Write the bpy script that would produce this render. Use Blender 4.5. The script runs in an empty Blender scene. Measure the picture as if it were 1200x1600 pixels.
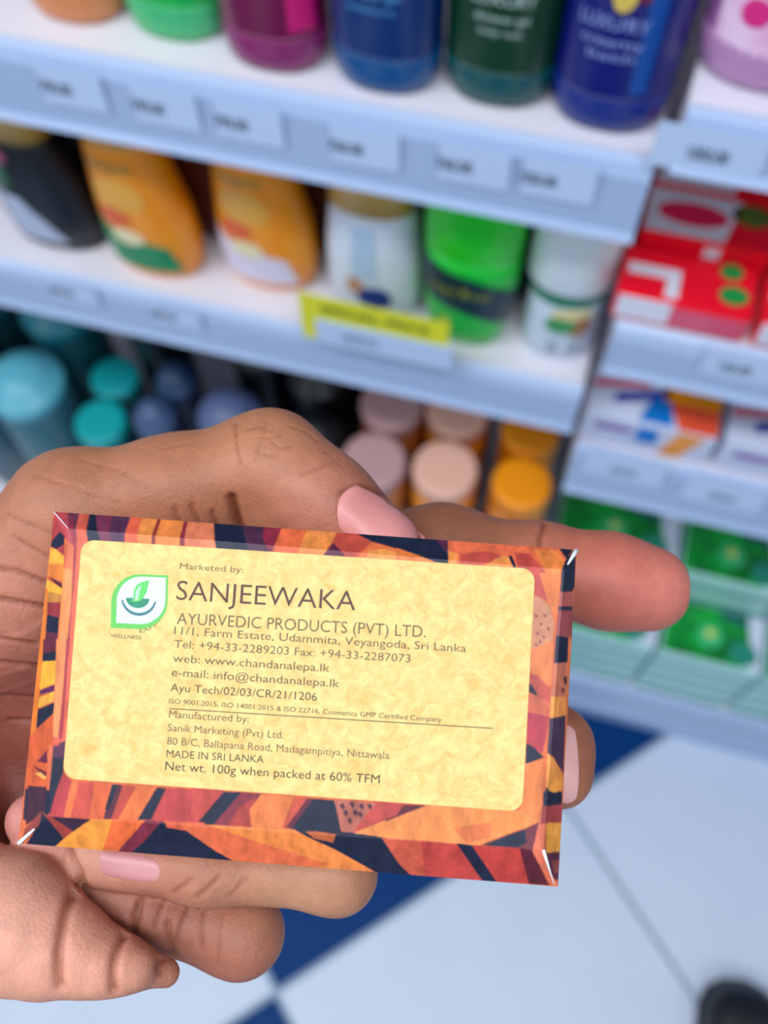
import bpy, bmesh, math, random
import numpy as np
from mathutils import Matrix, Vector

random.seed(4)
C = bpy.context.scene.collection
SC = bpy.context.scene
PI = math.pi

# ------------------------------------------------------------------ camera, world, lights
def lin(c):
    return tuple(((v / 255) / 12.92 if v / 255 <= 0.04045 else ((v / 255 + 0.055) / 1.055) ** 2.4) for v in c)

cam_d = bpy.data.cameras.new('camera')
cam = bpy.data.objects.new('camera', cam_d)
C.objects.link(cam)
cam.matrix_world = Matrix(((0.963822,-0.233825,0.127959,0.000000),(0.266260,0.866879,-0.421458,-0.450000),(-0.012378,0.440281,0.897775,1.616049),(0.000000,0.000000,0.000000,1.000000)))
cam_d.sensor_fit = 'VERTICAL'
cam_d.sensor_height = 36.0
cam_d.sensor_width = 27.0
cam_d.lens = 33.6473
cam_d.clip_start = 0.01
cam_d.dof.use_dof = True
cam_d.dof.focus_distance = 0.170
cam_d.dof.aperture_fstop = 11.5
SC.camera = cam

SC.view_settings.view_transform = 'Standard'
SC.view_settings.look = 'None'
SC.view_settings.gamma = 1.0
SC.view_settings.use_curve_mapping = False
SC.view_settings.exposure = -0.28

world = bpy.data.worlds.new('shop_light')
SC.world = world
world.use_nodes = True
bg = world.node_tree.nodes['Background']
bg.inputs[0].default_value = (0.80, 0.88, 1.0, 1)
bg.inputs[1].default_value = 0.50

def area(name, loc, size, sy, power, color, rot=(0, 0, 0)):
    d = bpy.data.lights.new(name, 'AREA')
    d.shape = 'RECTANGLE'
    d.size = size
    d.size_y = sy
    d.energy = power
    d.color = color
    o = bpy.data.objects.new(name, d)
    C.objects.link(o)
    o.location = loc
    o.rotation_euler = rot
    return o
# fluorescent battens over the aisle
area('ceiling_batten_light', (-0.5, -0.75, 2.75), 2.4, 0.25, 34, (0.90, 0.95, 1.0))
area('ceiling_batten_light', (0.9, -1.9, 2.75), 2.4, 0.25, 34, (0.90, 0.95, 1.0), (math.radians(-20), 0, 0))
area('ceiling_batten_light', (-1.8, -1.6, 2.75), 0.25, 2.4, 26, (0.90, 0.95, 1.0), (0, math.radians(-20), 0))

# ------------------------------------------------------------------ helpers
MATS = {}
def mat(name, rgb, rough=0.5, metal=0.0, trans=0.0, noise=0.0, nscale=200.0, sss=0.0, coat=0.0, bump=0.0, alpha=1.0, rgb2=None):
    if name in MATS:
        return MATS[name]
    m = bpy.data.materials.new(name)
    m.use_nodes = True
    nt = m.node_tree
    b = nt.nodes['Principled BSDF']
    b.inputs['Base Color'].default_value = (*lin(rgb), 1)
    b.inputs['Roughness'].default_value = rough
    b.inputs['Metallic'].default_value = metal
    b.inputs['Transmission Weight'].default_value = trans
    b.inputs['Coat Weight'].default_value = coat
    b.inputs['Coat Roughness'].default_value = 0.1
    if noise > 0 or rgb2 is not None:
        tc = nt.nodes.new('ShaderNodeTexCoord')
        n = nt.nodes.new('ShaderNodeTexNoise')
        n.inputs['Scale'].default_value = nscale
        n.inputs['Detail'].default_value = 4
        nt.links.new(tc.outputs['Object'], n.inputs['Vector'])
        mx = nt.nodes.new('ShaderNodeMix')
        mx.data_type = 'RGBA'
        c1 = lin(rgb)
        c2 = lin(rgb2) if rgb2 is not None else tuple(v * (1 - noise) for v in c1)
        mx.inputs[6].default_value = (*c1, 1)
        mx.inputs[7].default_value = (*c2, 1)
        rp = nt.nodes.new('ShaderNodeMapRange')
        rp.inputs[1].default_value = 0.35
        rp.inputs[2].default_value = 0.65
        nt.links.new(n.outputs[0], rp.inputs[0])
        nt.links.new(rp.outputs[0], mx.inputs[0])
        nt.links.new(mx.outputs[2], b.inputs['Base Color'])
        if bump > 0:
            bp = nt.nodes.new('ShaderNodeBump')
            bp.inputs['Strength'].default_value = bump
            bp.inputs['Distance'].default_value = 0.001
            nt.links.new(n.outputs[0], bp.inputs['Height'])
            nt.links.new(bp.outputs[0], b.inputs['Normal'])
    MATS[name] = m
    return m

def link(name, me, m, parent=None, smooth=False, mw=None):
    o = bpy.data.objects.new(name, me)
    C.objects.link(o)
    if m is not None:
        me.materials.append(m)
    if smooth:
        me.polygons.foreach_set('use_smooth', [True] * len(me.polygons))
    if parent is not None:
        o.parent = parent
    if mw is not None:
        o.matrix_world = mw
    return o

def pymesh(name, vs, fs):
    me = bpy.data.meshes.new(name)
    me.from_pydata([tuple(v) for v in vs], [], fs)
    me.update()
    return me

def thing(name, label, cat, loc=(0, 0, 0), rotz=0.0, group=None):
    o = bpy.data.objects.new(name, None)
    o.empty_display_size = 0.03
    C.objects.link(o)
    o.location = loc
    o.rotation_euler = (0, 0, rotz)
    tag(o, label, cat, group)
    return o

def tag(o, label, cat, group=None):
    o['label'] = label
    o['category'] = cat
    if group:
        o['group'] = group
    return o

def struct(o):
    o['kind'] = 'structure'
    return o

def box(name, lo, hi, m, parent=None, bev=0.0, seg=2):
    bm = bmesh.new()
    bmesh.ops.create_cube(bm, size=1)
    for v in bm.verts:
        v.co = Vector([lo[i] + (v.co[i] + 0.5) * (hi[i] - lo[i]) for i in range(3)])
    if bev > 0:
        bmesh.ops.bevel(bm, geom=bm.edges[:], offset=bev, segments=seg, affect='EDGES')
    me = bpy.data.meshes.new(name)
    bm.to_mesh(me)
    bm.free()
    return link(name, me, m, parent, smooth=False)

class Form:
    """A turned or squeezed bottle body: a list of rings (z, cx, cy, rx, ry), superellipse exponent e."""
    def __init__(self, rings, e=2.4, n=40):
        self.r = rings
        self.e = e
        self.n = n
    def at(self, z):
        r = self.r
        if z <= r[0][0]:
            return r[0][1:]
        for a, b in zip(r, r[1:]):
            if z <= b[0]:
                t = (z - a[0]) / max(1e-9, b[0] - a[0])
                return tuple(a[i] + (b[i] - a[i]) * t for i in range(1, 5))
        return r[-1][1:]
    def pt(self, th, z, off=0.0):
        cx, cy, rx, ry = self.at(z)
        c, s = math.cos(th), math.sin(th)
        k = 2 / self.e
        x = math.copysign(abs(c) ** k, c)
        y = math.copysign(abs(s) ** k, s)
        return (cx + (rx + off) * x, cy + (ry + off) * y, z)
    def mesh(self, name):
        vs, fs = [], []
        n = self.n
        for z, *_ in self.r:
            pass
        for (z, cx, cy, rx, ry) in self.r:
            for i in range(n):
                th = 2 * PI * i / n
                c, s = math.cos(th), math.sin(th)
                k = 2 / self.e
                vs.append((cx + rx * math.copysign(abs(c) ** k, c), cy + ry * math.copysign(abs(s) ** k, s), z))
        m = len(self.r)
        for j in range(m - 1):
            for i in range(n):
                a, b = j * n + i, j * n + (i + 1) % n
                fs.append((a, b, b + n, a + n))
        fs.append(tuple(reversed(range(n))))
        fs.append(tuple((m - 1) * n + i for i in range(n)))
        return pymesh(name, vs, fs)
    def build(self, name, m, parent):
        return link(name, self.mesh(name), m, parent, smooth=True)
    def wrap(self, name, m, parent, z0, z1, fn, off=0.0006, nu=18, nv=14, slope=0.0):
        """a print lying on the body: fn(t) -> angles (a0, a1) about the front (-90 degrees)"""
        vs, fs = [], []
        for j in range(nv + 1):
            t = j / nv
            z = z0 + (z1 - z0) * t
            a0, a1 = fn(t)
            for i in range(nu + 1):
                th = math.radians(-90 + a0 + (a1 - a0) * i / nu)
                vs.append(self.pt(th, z + slope * (i / nu - .5), off))
        for j in range(nv):
            for i in range(nu):
                a = j * (nu + 1) + i
                fs.append((a, a + 1, a + nu + 2, a + nu + 1))
        return link(name, pymesh(name, vs, fs), m, parent, smooth=True)
    def oval(self, name, m, parent, zc, ac, hz, ha, off=0.0009):
        return self.wrap(name, m, parent, zc - hz, zc + hz,
                         lambda t: (ac - ha * math.sqrt(max(0, 1 - (2 * t - 1) ** 2)), ac + ha * math.sqrt(max(0, 1 - (2 * t - 1) ** 2))), off)
    def text(self, name, s, m, parent, zc, ac, h, width, off=0.0011):
        me = text_mesh(s, width, h)
        R = max(self.at(zc)[2], 0.01)
        for v in me.vertices:
            th = math.radians(-90 + ac) + (v.co.x - width / 2) / R
            v.co = self.pt(th, zc + v.co.y, off)
        return link(name, me, m, parent)

def text_mesh(s, width, cap, weight=0.0, shear=0.0, res=3):
    cu = bpy.data.curves.new('txt', 'FONT')
    cu.body = s
    cu.size = 1.0
    cu.offset = weight
    cu.shear = shear
    cu.resolution_u = res
    o = bpy.data.objects.new('txt', cu)
    C.objects.link(o)
    dg = bpy.context.evaluated_depsgraph_get()
    me = bpy.data.meshes.new_from_object(o.evaluated_get(dg))
    bpy.data.objects.remove(o)
    bpy.data.curves.remove(cu)
    xs = [v.co.x for v in me.vertices]
    x0, x1 = min(xs), max(xs)
    sx = width / (x1 - x0)
    sy = cap / 0.729
    for v in me.vertices:
        v.co = ((v.co.x - x0) * sx, v.co.y * sy, 0)
    me.materials.clear()
    return me

# ------------------------------------------------------------------ floor
def floor_material():
    m = bpy.data.materials.new('checker_floor_tiles')
    m.use_nodes = True
    nt = m.node_tree
    L = nt.links.new
    b = nt.nodes['Principled BSDF']
    tc = nt.nodes.new('ShaderNodeTexCoord')
    mp = nt.nodes.new('ShaderNodeMapping')
    mp.vector_type = 'POINT'
    TS = 0.5347
    L(tc.outputs['Object'], mp.inputs[0])
    mp.inputs['Scale'].default_value = (1 / TS, 1 / TS, 1)
    sp = nt.nodes.new('ShaderNodeSeparateXYZ')
    L(mp.outputs[0], sp.inputs[0])
    def mth(op, a, b_=None):
        n = nt.nodes.new('ShaderNodeMath')
        n.operation = op
        for i, v in enumerate((a, b_)):
            if v is None:
                continue
            if isinstance(v, (int, float)):
                n.inputs[i].default_value = v
            else:
                L(v, n.inputs[i])
        return n.outputs[0]
    fl = []
    gr = []
    for k in (0, 1):
        h = mth('FLOOR', mth('MULTIPLY', sp.outputs[k], 0.5))
        fl.append(h)
        fr = mth('FRACT', mth('ADD', sp.outputs[k], 100))
        gr.append(mth('LESS_THAN', mth('PINGPONG', fr, 0.5), 0.0075))
    par = mth('FLOORED_MODULO', mth('ADD', fl[0], fl[1]), 2)
    g = mth('MAXIMUM', gr[0], gr[1])
    nz = nt.nodes.new('ShaderNodeTexNoise')
    nz.inputs['Scale'].default_value = 5
    L(mp.outputs[0], nz.inputs['Vector'])
    m0 = nt.nodes.new('ShaderNodeMix'); m0.data_type = 'RGBA'
    m0.inputs[6].default_value = (*lin((206, 218, 236)), 1)
    m0.inputs[7].default_value = (*lin((216, 226, 242)), 1)
    L(nz.outputs[0], m0.inputs[0])
    m1 = nt.nodes.new('ShaderNodeMix'); m1.data_type = 'RGBA'
    L(par, m1.inputs[0])
    m1.inputs[6].default_value = (*lin((0, 56, 116)), 1)
    L(m0.outputs[2], m1.inputs[7])
    m2 = nt.nodes.new('ShaderNodeMix'); m2.data_type = 'RGBA'
    L(g, m2.inputs[0])
    L(m1.outputs[2], m2.inputs[6])
    m2.inputs[7].default_value = (*lin((150, 168, 186)), 1)
    L(m2.outputs[2], b.inputs['Base Color'])
    b.inputs['Roughness'].default_value = 0.5
    b.inputs['Specular IOR Level'].default_value = 0.12
    return m
fl = link('floor', pymesh('floor', [(-6, -6, 0), (6, -6, 0), (6, 6, 0), (-6, 6, 0)], [(0, 1, 2, 3)]), floor_material())
fl.location = (-0.1721, -0.5131, 0)
fl.rotation_euler = (0, 0, 0.8121)
struct(fl)

# ------------------------------------------------------------------ shelving units
M_shelf = mat('white_powder_coat', (226, 224, 234), 0.45)
M_rail = mat('pale_blue_price_rail', (164, 186, 222), 0.4, coat=0.1)
M_back = mat('dark_back_panel', (20, 23, 30), 0.7)
M_post = mat('grey_upright', (110, 120, 138), 0.5)
M_plinth = mat('plinth_blue_grey', (160, 190, 228), 0.5)

def unit(x0, x1, tops, label, lips, depth=0.40):
    t = thing('shelving_unit', label, 'shelf', ((x0 + x1) / 2, 0, 0))
    w = (x1 - x0) / 2
    for z, lip in zip(tops, lips):
        sb = box('shelf_board', (-w, 0.0, z - 0.022), (w, depth, z), M_shelf, t, 0.002)
        # price rail: leaning channel along the front edge with a rounded top bead
        prof = [(-0.001, z + 0.001), (-0.006, z - 0.002), (-0.010, z - 0.010), (-0.012, z - lip + 0.006), (-0.016, z - lip + 0.001), (-0.013, z - lip), (-0.004, z - lip), (0.0, z - lip + 0.01), (0.0, z - 0.002)]
        vs = []
        for sx in (-w, w):
            vs += [(sx, y, zz) for y, zz in prof]
        n = len(prof)
        fs = [(i, (i + 1) % n, n + (i + 1) % n, n + i) for i in range(n)] + [tuple(range(n))[::-1], tuple(range(n, 2 * n))]
        link('price_rail', pymesh('price_rail', vs, fs), M_rail, sb)
        for sx in (-w, w - 0.004):
            box('end_bracket', (sx, 0.0, z - lip), (sx + 0.004, 0.05, z - 0.022), M_shelf, sb)
    box('back_panel', (-w, depth, 0.02), (w, depth + 0.01, 1.95), M_back, t)
    for sx in (-w, w - 0.02):
        box('upright', (sx, depth + 0.01, 0.0), (sx + 0.02, depth + 0.05, 1.97), M_post, t)
    box('plinth', (-w, 0.03, 0.0), (w, depth, tops[-1] - 0.022), M_plinth, t)
    return t
TOP, MID, LOW = 1.2099, 0.975, 0.42
R1, R2, R3, R4 = 1.249, 1.0626, 0.8928, 0.289
LIFT = 0.0006
unit(-1.0, 0.033, [TOP, MID, LOW, 0.289], 'white shelving unit with shower gel on its top shelf and shampoo below', [0.056, 0.049, 0.05, 0.05])
unit(0.041, 1.0, [R1, R2, R3, R4], 'white shelving unit stacked with red and green soap boxes', [0.035, 0.045, 0.066, 0.10])

# ------------------------------------------------------------------ price tags
M_tag = mat('price_paper', (190, 212, 244), 0.45)
M_ink = mat('dark_ink', (38, 44, 66), 0.6)
def price_tag(x, z, w, h, s, label, y=-0.0125, rz=0.0, group=None):
    t = thing('price_tag', label, 'price tag', (x, y, z), 0, group)
    box('paper_card', (-w / 2, -0.0004, -h / 2), (w / 2, 0, h / 2), M_tag, t)
    me = text_mesh(s, 0.022, 0.009, 0.02)
    o = link('printed_price', me, M_ink, t)
    o.matrix_parent_inverse = Matrix()
    o.location = (-0.011 + rz, -0.0007, -h * 0.2)
    o.rotation_euler = (PI / 2, 0, 0)
    return t
price_tag(-0.3321, 1.1902, 0.044, 0.030, '790.00', 'white price tag under the orange and green shower gel bottles', rz=-0.012)
price_tag(-0.2689, 1.1892, 0.044, 0.030, '790.00', 'white price tag under the bright green shower gel bottle', rz=-0.012)
price_tag(-0.2133, 1.1892, 0.044, 0.030, '790.00', 'white price tag under the magenta shower gel bottle', rz=-0.012)
price_tag(-0.1386, 1.1875, 0.044, 0.030, '760.00', 'white price tag under the blue shower gel bottle', rz=-0.012)
price_tag(-0.0700, 1.1899, 0.044, 0.030, '760.00', 'white price tag under the dark green shower gel bottle', rz=-0.012)
price_tag(-0.0185, 1.1915, 0.044, 0.030, '1050.00', 'white price tag under the indigo shower gel bottle', rz=-0.012)
price_tag(0.0584, 1.2314, 0.060, 0.030, '1050.00', 'white price tag under the pink flower printed bottle', rz=0.000)
price_tag(-0.4047, 0.9656, 0.044, 0.026, '480.00', 'price tag on the middle rail under the black shampoo bottle', rz=-0.012)
price_tag(-0.3110, 0.9642, 0.044, 0.026, '480.00', 'price tag on the middle rail under the orange shampoo bottles', rz=-0.012)
price_tag(0.1405, 1.0544, 0.070, 0.030, '150.00', 'price tag on the rail under the red soap cartons', rz=-0.012)
price_tag(0.0860, 0.8842, 0.070, 0.040, '220.00', 'price tag on the third rail nearest the gap between units', rz=0.000)
price_tag(0.1726, 0.8795, 0.070, 0.040, '220.00', 'price tag on the third rail above the green soap packs', rz=0.000)

# yellow promotion card
pt = thing('promotion_card', 'yellow promotion card standing up from the middle shelf rail', 'price tag', (-0.1323, -0.018, 1.0109))
box('card_sheet', (-0.062, -0.001, -0.024), (0.056, 0.0, 0.030), mat('yellow_card', (226, 224, 20), 0.5), pt)
box('price_window', (-0.050, -0.0022, -0.026), (0.060, -0.0012, 0.003), M_tag, pt)
o = link('printed_heading', text_mesh('SPECIAL PRICE', 0.086, 0.010, 0.02), mat('olive_ink', (96, 104, 20), 0.6), pt)
o.location = (-0.045, -0.0014, 0.012); o.rotation_euler = (PI / 2, 0, 0)
o = link('printed_price', text_mesh('450', 0.03, 0.010, 0.02), mat('grey_ink', (110, 130, 165), 0.6), pt)
o.location = (-0.03, -0.0026, -0.017); o.rotation_euler = (PI / 2, 0, 0)

# ------------------------------------------------------------------ products
def dup(root, loc, label=None, rotz=None, group=None):
    r = root.copy(); C.objects.link(r)
    r.location = loc
    if rotz is not None:
        r.rotation_euler = (0, 0, rotz)
    if label:
        r['label'] = label
    if group:
        r['group'] = group
    for ch in list(root.children):
        c = ch.copy(); C.objects.link(c); c.parent = r
        for g in list(ch.children):
            d = g.copy(); C.objects.link(d); d.parent = c
    return r

def gel_bottle(x, y, col, base_col, label, write=None, wcol=(235, 240, 250), extra=None, w=0.033, d=0.024, h=0.2, capcol=(240, 240, 245)):
    nm = 'gel%d_%d_%d' % col
    t = thing('shower_gel_bottle', label, 'bottle', (x, y, TOP))
    f = Form([(0.0, 0, 0, w * 0.80, d * 0.85), (0.002, 0, 0, w * 0.88, d * 0.95), (0.008, 0, 0, w * 0.95, d * 0.98), (0.03, 0, 0, w, d), (0.12, 0, 0, w, d), (0.16, 0, 0, w * 0.9, d * 0.95),
              (0.178, 0, 0, w * 0.62, d * 0.8), (0.184, 0, 0, w * 0.4, d * 0.7), (0.19, 0, 0, w * 0.38, d * 0.68)], 2.3)
    f.build('bottle_body', mat(nm, col, 0.3, coat=0.15, trans=0.15), t)
    b = Form([(0.0008, 0, 0, w * 0.82, d * 0.87), (0.0028, 0, 0, w * 0.90, d * 0.97), (0.008, 0, 0, w * 0.97, d * 1.0), (0.024, 0, 0, w * 1.012, d * 1.015), (0.025, 0, 0, w * 1.0, d * 1.0)], 2.3)
    b.build('clear_base', mat(nm + 'b', base_col, 0.25, coat=0.2, trans=0.2), t)
    c = Form([(0.189, 0, 0, w * 0.5, d * 0.8), (0.215, 0, 0, w * 0.48, d * 0.78), (0.218, 0, 0, w * 0.44, d * 0.7)], 2.2)
    c.build('flip_cap', mat('cap%d_%d_%d' % capcol, capcol, 0.3), t)
    if write:
        wm = mat('w%d_%d_%d' % wcol, wcol, 0.4)
        for k, (s, zc, hh, ww, ac) in enumerate(write):
            f.text('printed_writing', s, wm, t, zc, ac, hh, ww)
    if extra:
        extra(f, t)
    return t

gel_bottle(-0.3430, 0.0430, (226, 110, 10), (236, 150, 90), 'orange shower gel bottle, first at the far end of the top shelf')
gel_bottle(-0.2750, 0.0440, (0, 196, 80), (70, 204, 130), 'bright green shower gel bottle between the orange and magenta bottles')
gel_bottle(-0.2060, 0.0330, (120, 0, 70), (150, 40, 110), 'magenta shower gel bottle between the bright green and blue bottles',
           extra=lambda f, t: f.wrap('pink_stripe', mat('hotpink', (206, 0, 110), 0.3), t, 0.03, 0.16, lambda q: (26, 62)))
gel_bottle(-0.1355, 0.0320, (0, 48, 116), (0, 84, 150), 'blue shower gel bottle between the magenta and dark green bottles',
           write=[('fresh', 0.075, 0.008, 0.026, -6), ('shower gel', 0.063, 0.005, 0.03, -6), ('moisture', 0.055, 0.004, 0.024, -6)], wcol=(90, 170, 225))
gel_bottle(-0.0680, 0.0380, (0, 58, 20), (0, 84, 86), 'dark green shower gel bottle with white lettering',
           write=[('forest', 0.082, 0.010, 0.03, 2), ('LUXURY', 0.068, 0.007, 0.032, 2), ('shower gel', 0.058, 0.005, 0.026, 2), ('body wash', 0.05, 0.004, 0.02, 2)], wcol=(190, 215, 210))
def ind(f, t):
    f.wrap('blue_stripe', mat('bluestripe', (0, 74, 160), 0.3), t, 0.03, 0.13, lambda q: (14, 30), off=0.0008)
    f.wrap('maroon_panel', mat('maroonpanel', (110, 10, 50), 0.3), t, 0.085, 0.125, lambda q: (-18, 14), off=0.0009)
    f.oval('gold_emblem', mat('goldprint', (226, 196, 90), 0.3), t, 0.090, -4, 0.012, 8, off=0.0014)
gel_bottle(-0.0020, 0.0360, (10, 16, 120), (20, 46, 140), 'indigo shower gel bottle with gold emblem at the end of the top shelf',
           write=[('LUXURY', 0.068, 0.008, 0.034, -10), ('creamy', 0.058, 0.006, 0.030, -8), ('bath', 0.050, 0.005, 0.022, -6)], wcol=(150, 170, 235), w=0.0345, d=0.026, extra=ind)

# pink bottle in the next unit
def pinkx(f, t):
    f.wrap('floral_label', mat('pinklabel', (238, 176, 214), 0.4, rgb2=(246, 214, 240), nscale=60), t, 0.022, 0.12, lambda q: (-52, 52))
    for zc, ac in ((0.045, -22), (0.075, -34), (0.055, 16), (0.085, 8), (0.07, 36), (0.095, -14)):
        f.oval('printed_flower', mat('flower', (226, 40, 130), 0.4), t, zc, ac, 0.008, 11, off=0.001)
pk = gel_bottle(0.078, 0.045, (186, 120, 186), (200, 150, 200), 'pink flower printed bottle on the second unit top shelf', w=0.042, d=0.03, extra=pinkx)
pk.location.z = R1 + LIFT
gel_p = dup(pk, (pk.location.x + 0.095, pk.location.y, R1 + LIFT), 'pink flower printed bottle partly hidden beyond the first pink bottle')

# ---- middle shelf
def shampoo(x, y, label, kind, rz=0.0):
    t = thing('shampoo_bottle', label, 'bottle', (x, y, MID), rz)
    if kind in ('green', 'white'):
        w, d = 0.041, 0.024
        f = Form([(0, 0, 0, w * .74, d * .75), (0.002, 0, 0, w * .85, d * .88), (0.01, 0, 0, w * .96, d * .97), (0.035, 0, 0, w, d), (0.07, 0.0, 0, w * .95, d), (0.10, -0.002, 0, w * .84, d * .95),
                  (0.125, -0.003, 0, w * .74, d * .9), (0.14, -0.003, 0, w * .66, d * .86)], 2.3)
        f.build('bottle_body', mat('shampoo_orange', (250, 156, 0), 0.35, coat=0.15, rgb2=(240, 140, 0), nscale=30), t)
        c = Form([(0.139, -0.003, 0, w * .68, d * .88), (0.160, -0.003, 0, w * .66, d * .86), (0.168, -0.003, 0, w * .6, d * .78), (0.17, -0.003, 0, w * .5, d * .66)], 2.4)
        c.build('flip_cap', mat('gold_orange_cap', (216, 158, 40), 0.3), t)
        lc = (14, 140, 84) if kind == 'green' else (226, 218, 236)
        f.wrap('label_band', mat('band' + kind, lc, 0.35), t, 0.012, 0.066, lambda q: (-66, 46 - 30 * q) if q < 0.55 else (-66, -66 + (96 * (1 - (q - .55) / .45) ** 1.6)), nv=20)
        f.oval('printed_fruit', mat('peach_print', (228, 92, 40), 0.35), t, 0.070, -22, 0.009, 20, off=0.001)
        f.oval('printed_cream', mat('cream_print', (240, 226, 180), 0.35), t, 0.050, -12, 0.009, 18, off=0.0012)
        f.oval('printed_glow', mat('glow_print', (232, 168, 60), 0.35), t, 0.094, -10, 0.017, 34, off=0.0007)
        f.text('printed_name', 'Shampoo', mat('name_green', (40, 130, 60), 0.4), t, 0.118, -12, 0.009, 0.036)
    elif kind == 'black':
        w, d = 0.044, 0.026
        f = Form([(0, 0, 0, w * .8, d * .8), (0.004, 0, 0, w * .94, d * .94), (0.03, 0, 0, w, d), (0.075, 0, 0, w * .9, d), (0.105, 0, 0, w * .66, d * .9), (0.116, 0, 0, w * .54, d * .8)], 2.4)
        f.build('bottle_body', mat('black_gloss', (4, 14, 24), 0.45), t)
        Form([(0.115, 0, 0, w * .62, d * .84), (0.158, 0, 0, w * .60, d * .82), (0.16, 0, 0, w * .5, d * .74)], 2.4).build('flip_cap', mat('gold_cap', (190, 150, 50), 0.3), t)
        f.wrap('label_band', mat('silver_print', (176, 190, 214), 0.35), t, 0.012, 0.06, lambda q: (-34 - 10 * q, 22 - 34 * q))
        f.oval('printed_leaf', mat('leafdark', (40, 90, 60), 0.35), t, 0.08, -26, 0.014, 12)
        f.oval('printed_blossom', mat('roseprint', (170, 70, 110), 0.35), t, 0.1, -22, 0.006, 12)
    elif kind == 'pearl':
        w, d = 0.039, 0.026
        f = Form([(0, 0, 0, w * .8, d * .8), (0.004, 0, 0, w * .94, d * .94), (0.03, 0, 0, w, d), (0.07, 0, 0, w * .97, d), (0.10, 0, 0, w * .88, d * .95), (0.116, 0, 0, w * .8, d * .85)], 2.4)
        f.build('bottle_body', mat('pearl_white', (214, 226, 242), 0.35, coat=0.2), t)
        Form([(0.115, 0, 0, w * .86, d * .90), (0.160, 0, 0, w * .8, d * .84), (0.165, 0, 0, w * .7, d * .74)], 2.4).build('flip_cap', mat('gold_cap2', (206, 164, 80), 0.3), t)
        f.oval('printed_berry', mat('navy_berry', (20, 56, 140), 0.3), t, 0.030, 8, 0.013, 17)
        f.oval('printed_petal', mat('amber_petal', (196, 134, 90), 0.3), t, 0.042, -12, 0.009, 9, off=0.0012)
        f.wrap('printed_column', mat('pale_print', (176, 204, 236), 0.3), t, 0.05, 0.105, lambda q: (-14, 8))
    elif kind == 'lime':
        w, d = 0.0365, 0.023
        f = Form([(0, 0, 0, w * .66, d * .75), (0.003, 0, 0, w * .78, d * .9), (0.02, 0, 0, w * .88, d), (0.06, 0, 0, w, d), (0.085, 0, 0, w, d), (0.1, 0, 0, w * .98, d)], 2.6)
        f.build('bottle_body', mat('lime_green', (8, 190, 50), 0.3, coat=0.2), t)
        Form([(0.1, 0, 0, w * .985, d * 1.005), (0.101, 0, 0, w * 1.0, d * 1.02), (0.13, 0, 0, w * 1.0, d * 1.03), (0.152, 0, 0, w * .96, d), (0.165, 0, 0, w * .84, d * .9), (0.168, 0, 0, w * .7, d * .7)], 2.6).build('cap', mat('bright_lime', (10, 206, 10), 0.35, coat=0.2), t)
        f.wrap('dark_label', mat('teal_black', (6, 44, 58), 0.3), t, 0.044, 0.084, lambda q: (-86, 86), nv=16, slope=-.036)
        f.text('printed_name', 'Herbal', mat('olive_gold', (140, 150, 30), 0.4), t, 0.064, -8, 0.010, 0.04, off=0.0014)
        f.oval('printed_flower', mat('yellowflower', (190, 200, 60), 0.3), t, 0.030, -20, 0.006, 9)
    elif kind == 'clear':
        w, d = 0.028, 0.025
        f = Form([(0, 0, 0, w * .86, d * .86), (0.003, 0, 0, w * .96, d * .96), (0.02, 0, 0, w, d), (0.078, 0, 0, w, d), (0.082, 0, 0, w * .95, d * .95)], 2.2)
        f.build('bottle_body', mat('milky_white', (200, 216, 230), 0.35, coat=0.2), t)
        Form([(0.082, 0, 0, w * 1.1, d * 1.1), (0.086, 0, 0, w * 1.16, d * 1.16), (0.145, 0, 0, w * 1.12, d * 1.12), (0.152, 0, 0, w * 1.0, d), (0.154, 0, 0, w * .8, d * .8)], 2.2).build('cap', mat('milky_cap', (214, 228, 232), 0.35, coat=0.2), t)
        f.wrap('green_ring', mat('ring_green', (6, 120, 84), 0.3), t, 0.068, 0.079, lambda q: (-180, 178), nu=40)
        f.oval('printed_nut', mat('nut_brown', (170, 110, 60), 0.3), t, 0.044, 34, 0.012, 22)
        f.oval('printed_leaf', mat('leaf_green', (60, 150, 80), 0.3), t, 0.046, 4, 0.009, 22, off=0.0011)
        f.oval('printed_cream', mat('cream_yellow', (226, 214, 150), 0.3), t, 0.058, 22, 0.008, 34, off=0.0008)
        for a in (-2, 30):
            f.oval('printed_figure', mat('grey_figure', (150, 165, 190), 0.3), t, 0.018, a, 0.008, 6)
    return t
b0 = shampoo(-0.4340, 0.0450, 'black shampoo bottle with gold cap beside the orange bottles', 'black')
b1 = shampoo(-0.3400, 0.0360, 'orange shampoo bottle with a green label band', 'green')
b2 = shampoo(-0.2430, 0.0480, 'orange shampoo bottle with a white label band', 'white')
b3 = shampoo(-0.1510, 0.0440, 'pearl white bottle with gold cap and dark blue berry print', 'pearl')
b4 = shampoo(-0.0720, 0.0340, 'lime green bottle with a dark slanted label', 'lime')
b5 = shampoo(0.0010, 0.0420, 'milky white bottle with a large white cap and green ring', 'clear')
def back_bottle(x, y, col, label, w=0.044):
    t = thing('shampoo_bottle', label, 'bottle', (x, y, MID))
    d = 0.026
    Form([(0, 0, 0, w * .8, d * .8), (0.004, 0, 0, w * .94, d * .94), (0.05, 0, 0, w, d), (0.12, 0, 0, w * .96, d), (0.15, 0, 0, w * .7, d * .9)], 2.6).build('bottle_body', mat('back%d_%d_%d' % col, col, 0.5), t)
    Form([(0.15, 0, 0, w * .6, d * .84), (0.175, 0, 0, w * .56, d * .8)], 2.4).build('flip_cap', mat('back_cap', (40, 30, 24), 0.5), t)
    return t
BR, BK, TL = (96, 36, 12), (8, 12, 16), (16, 40, 50)
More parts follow.
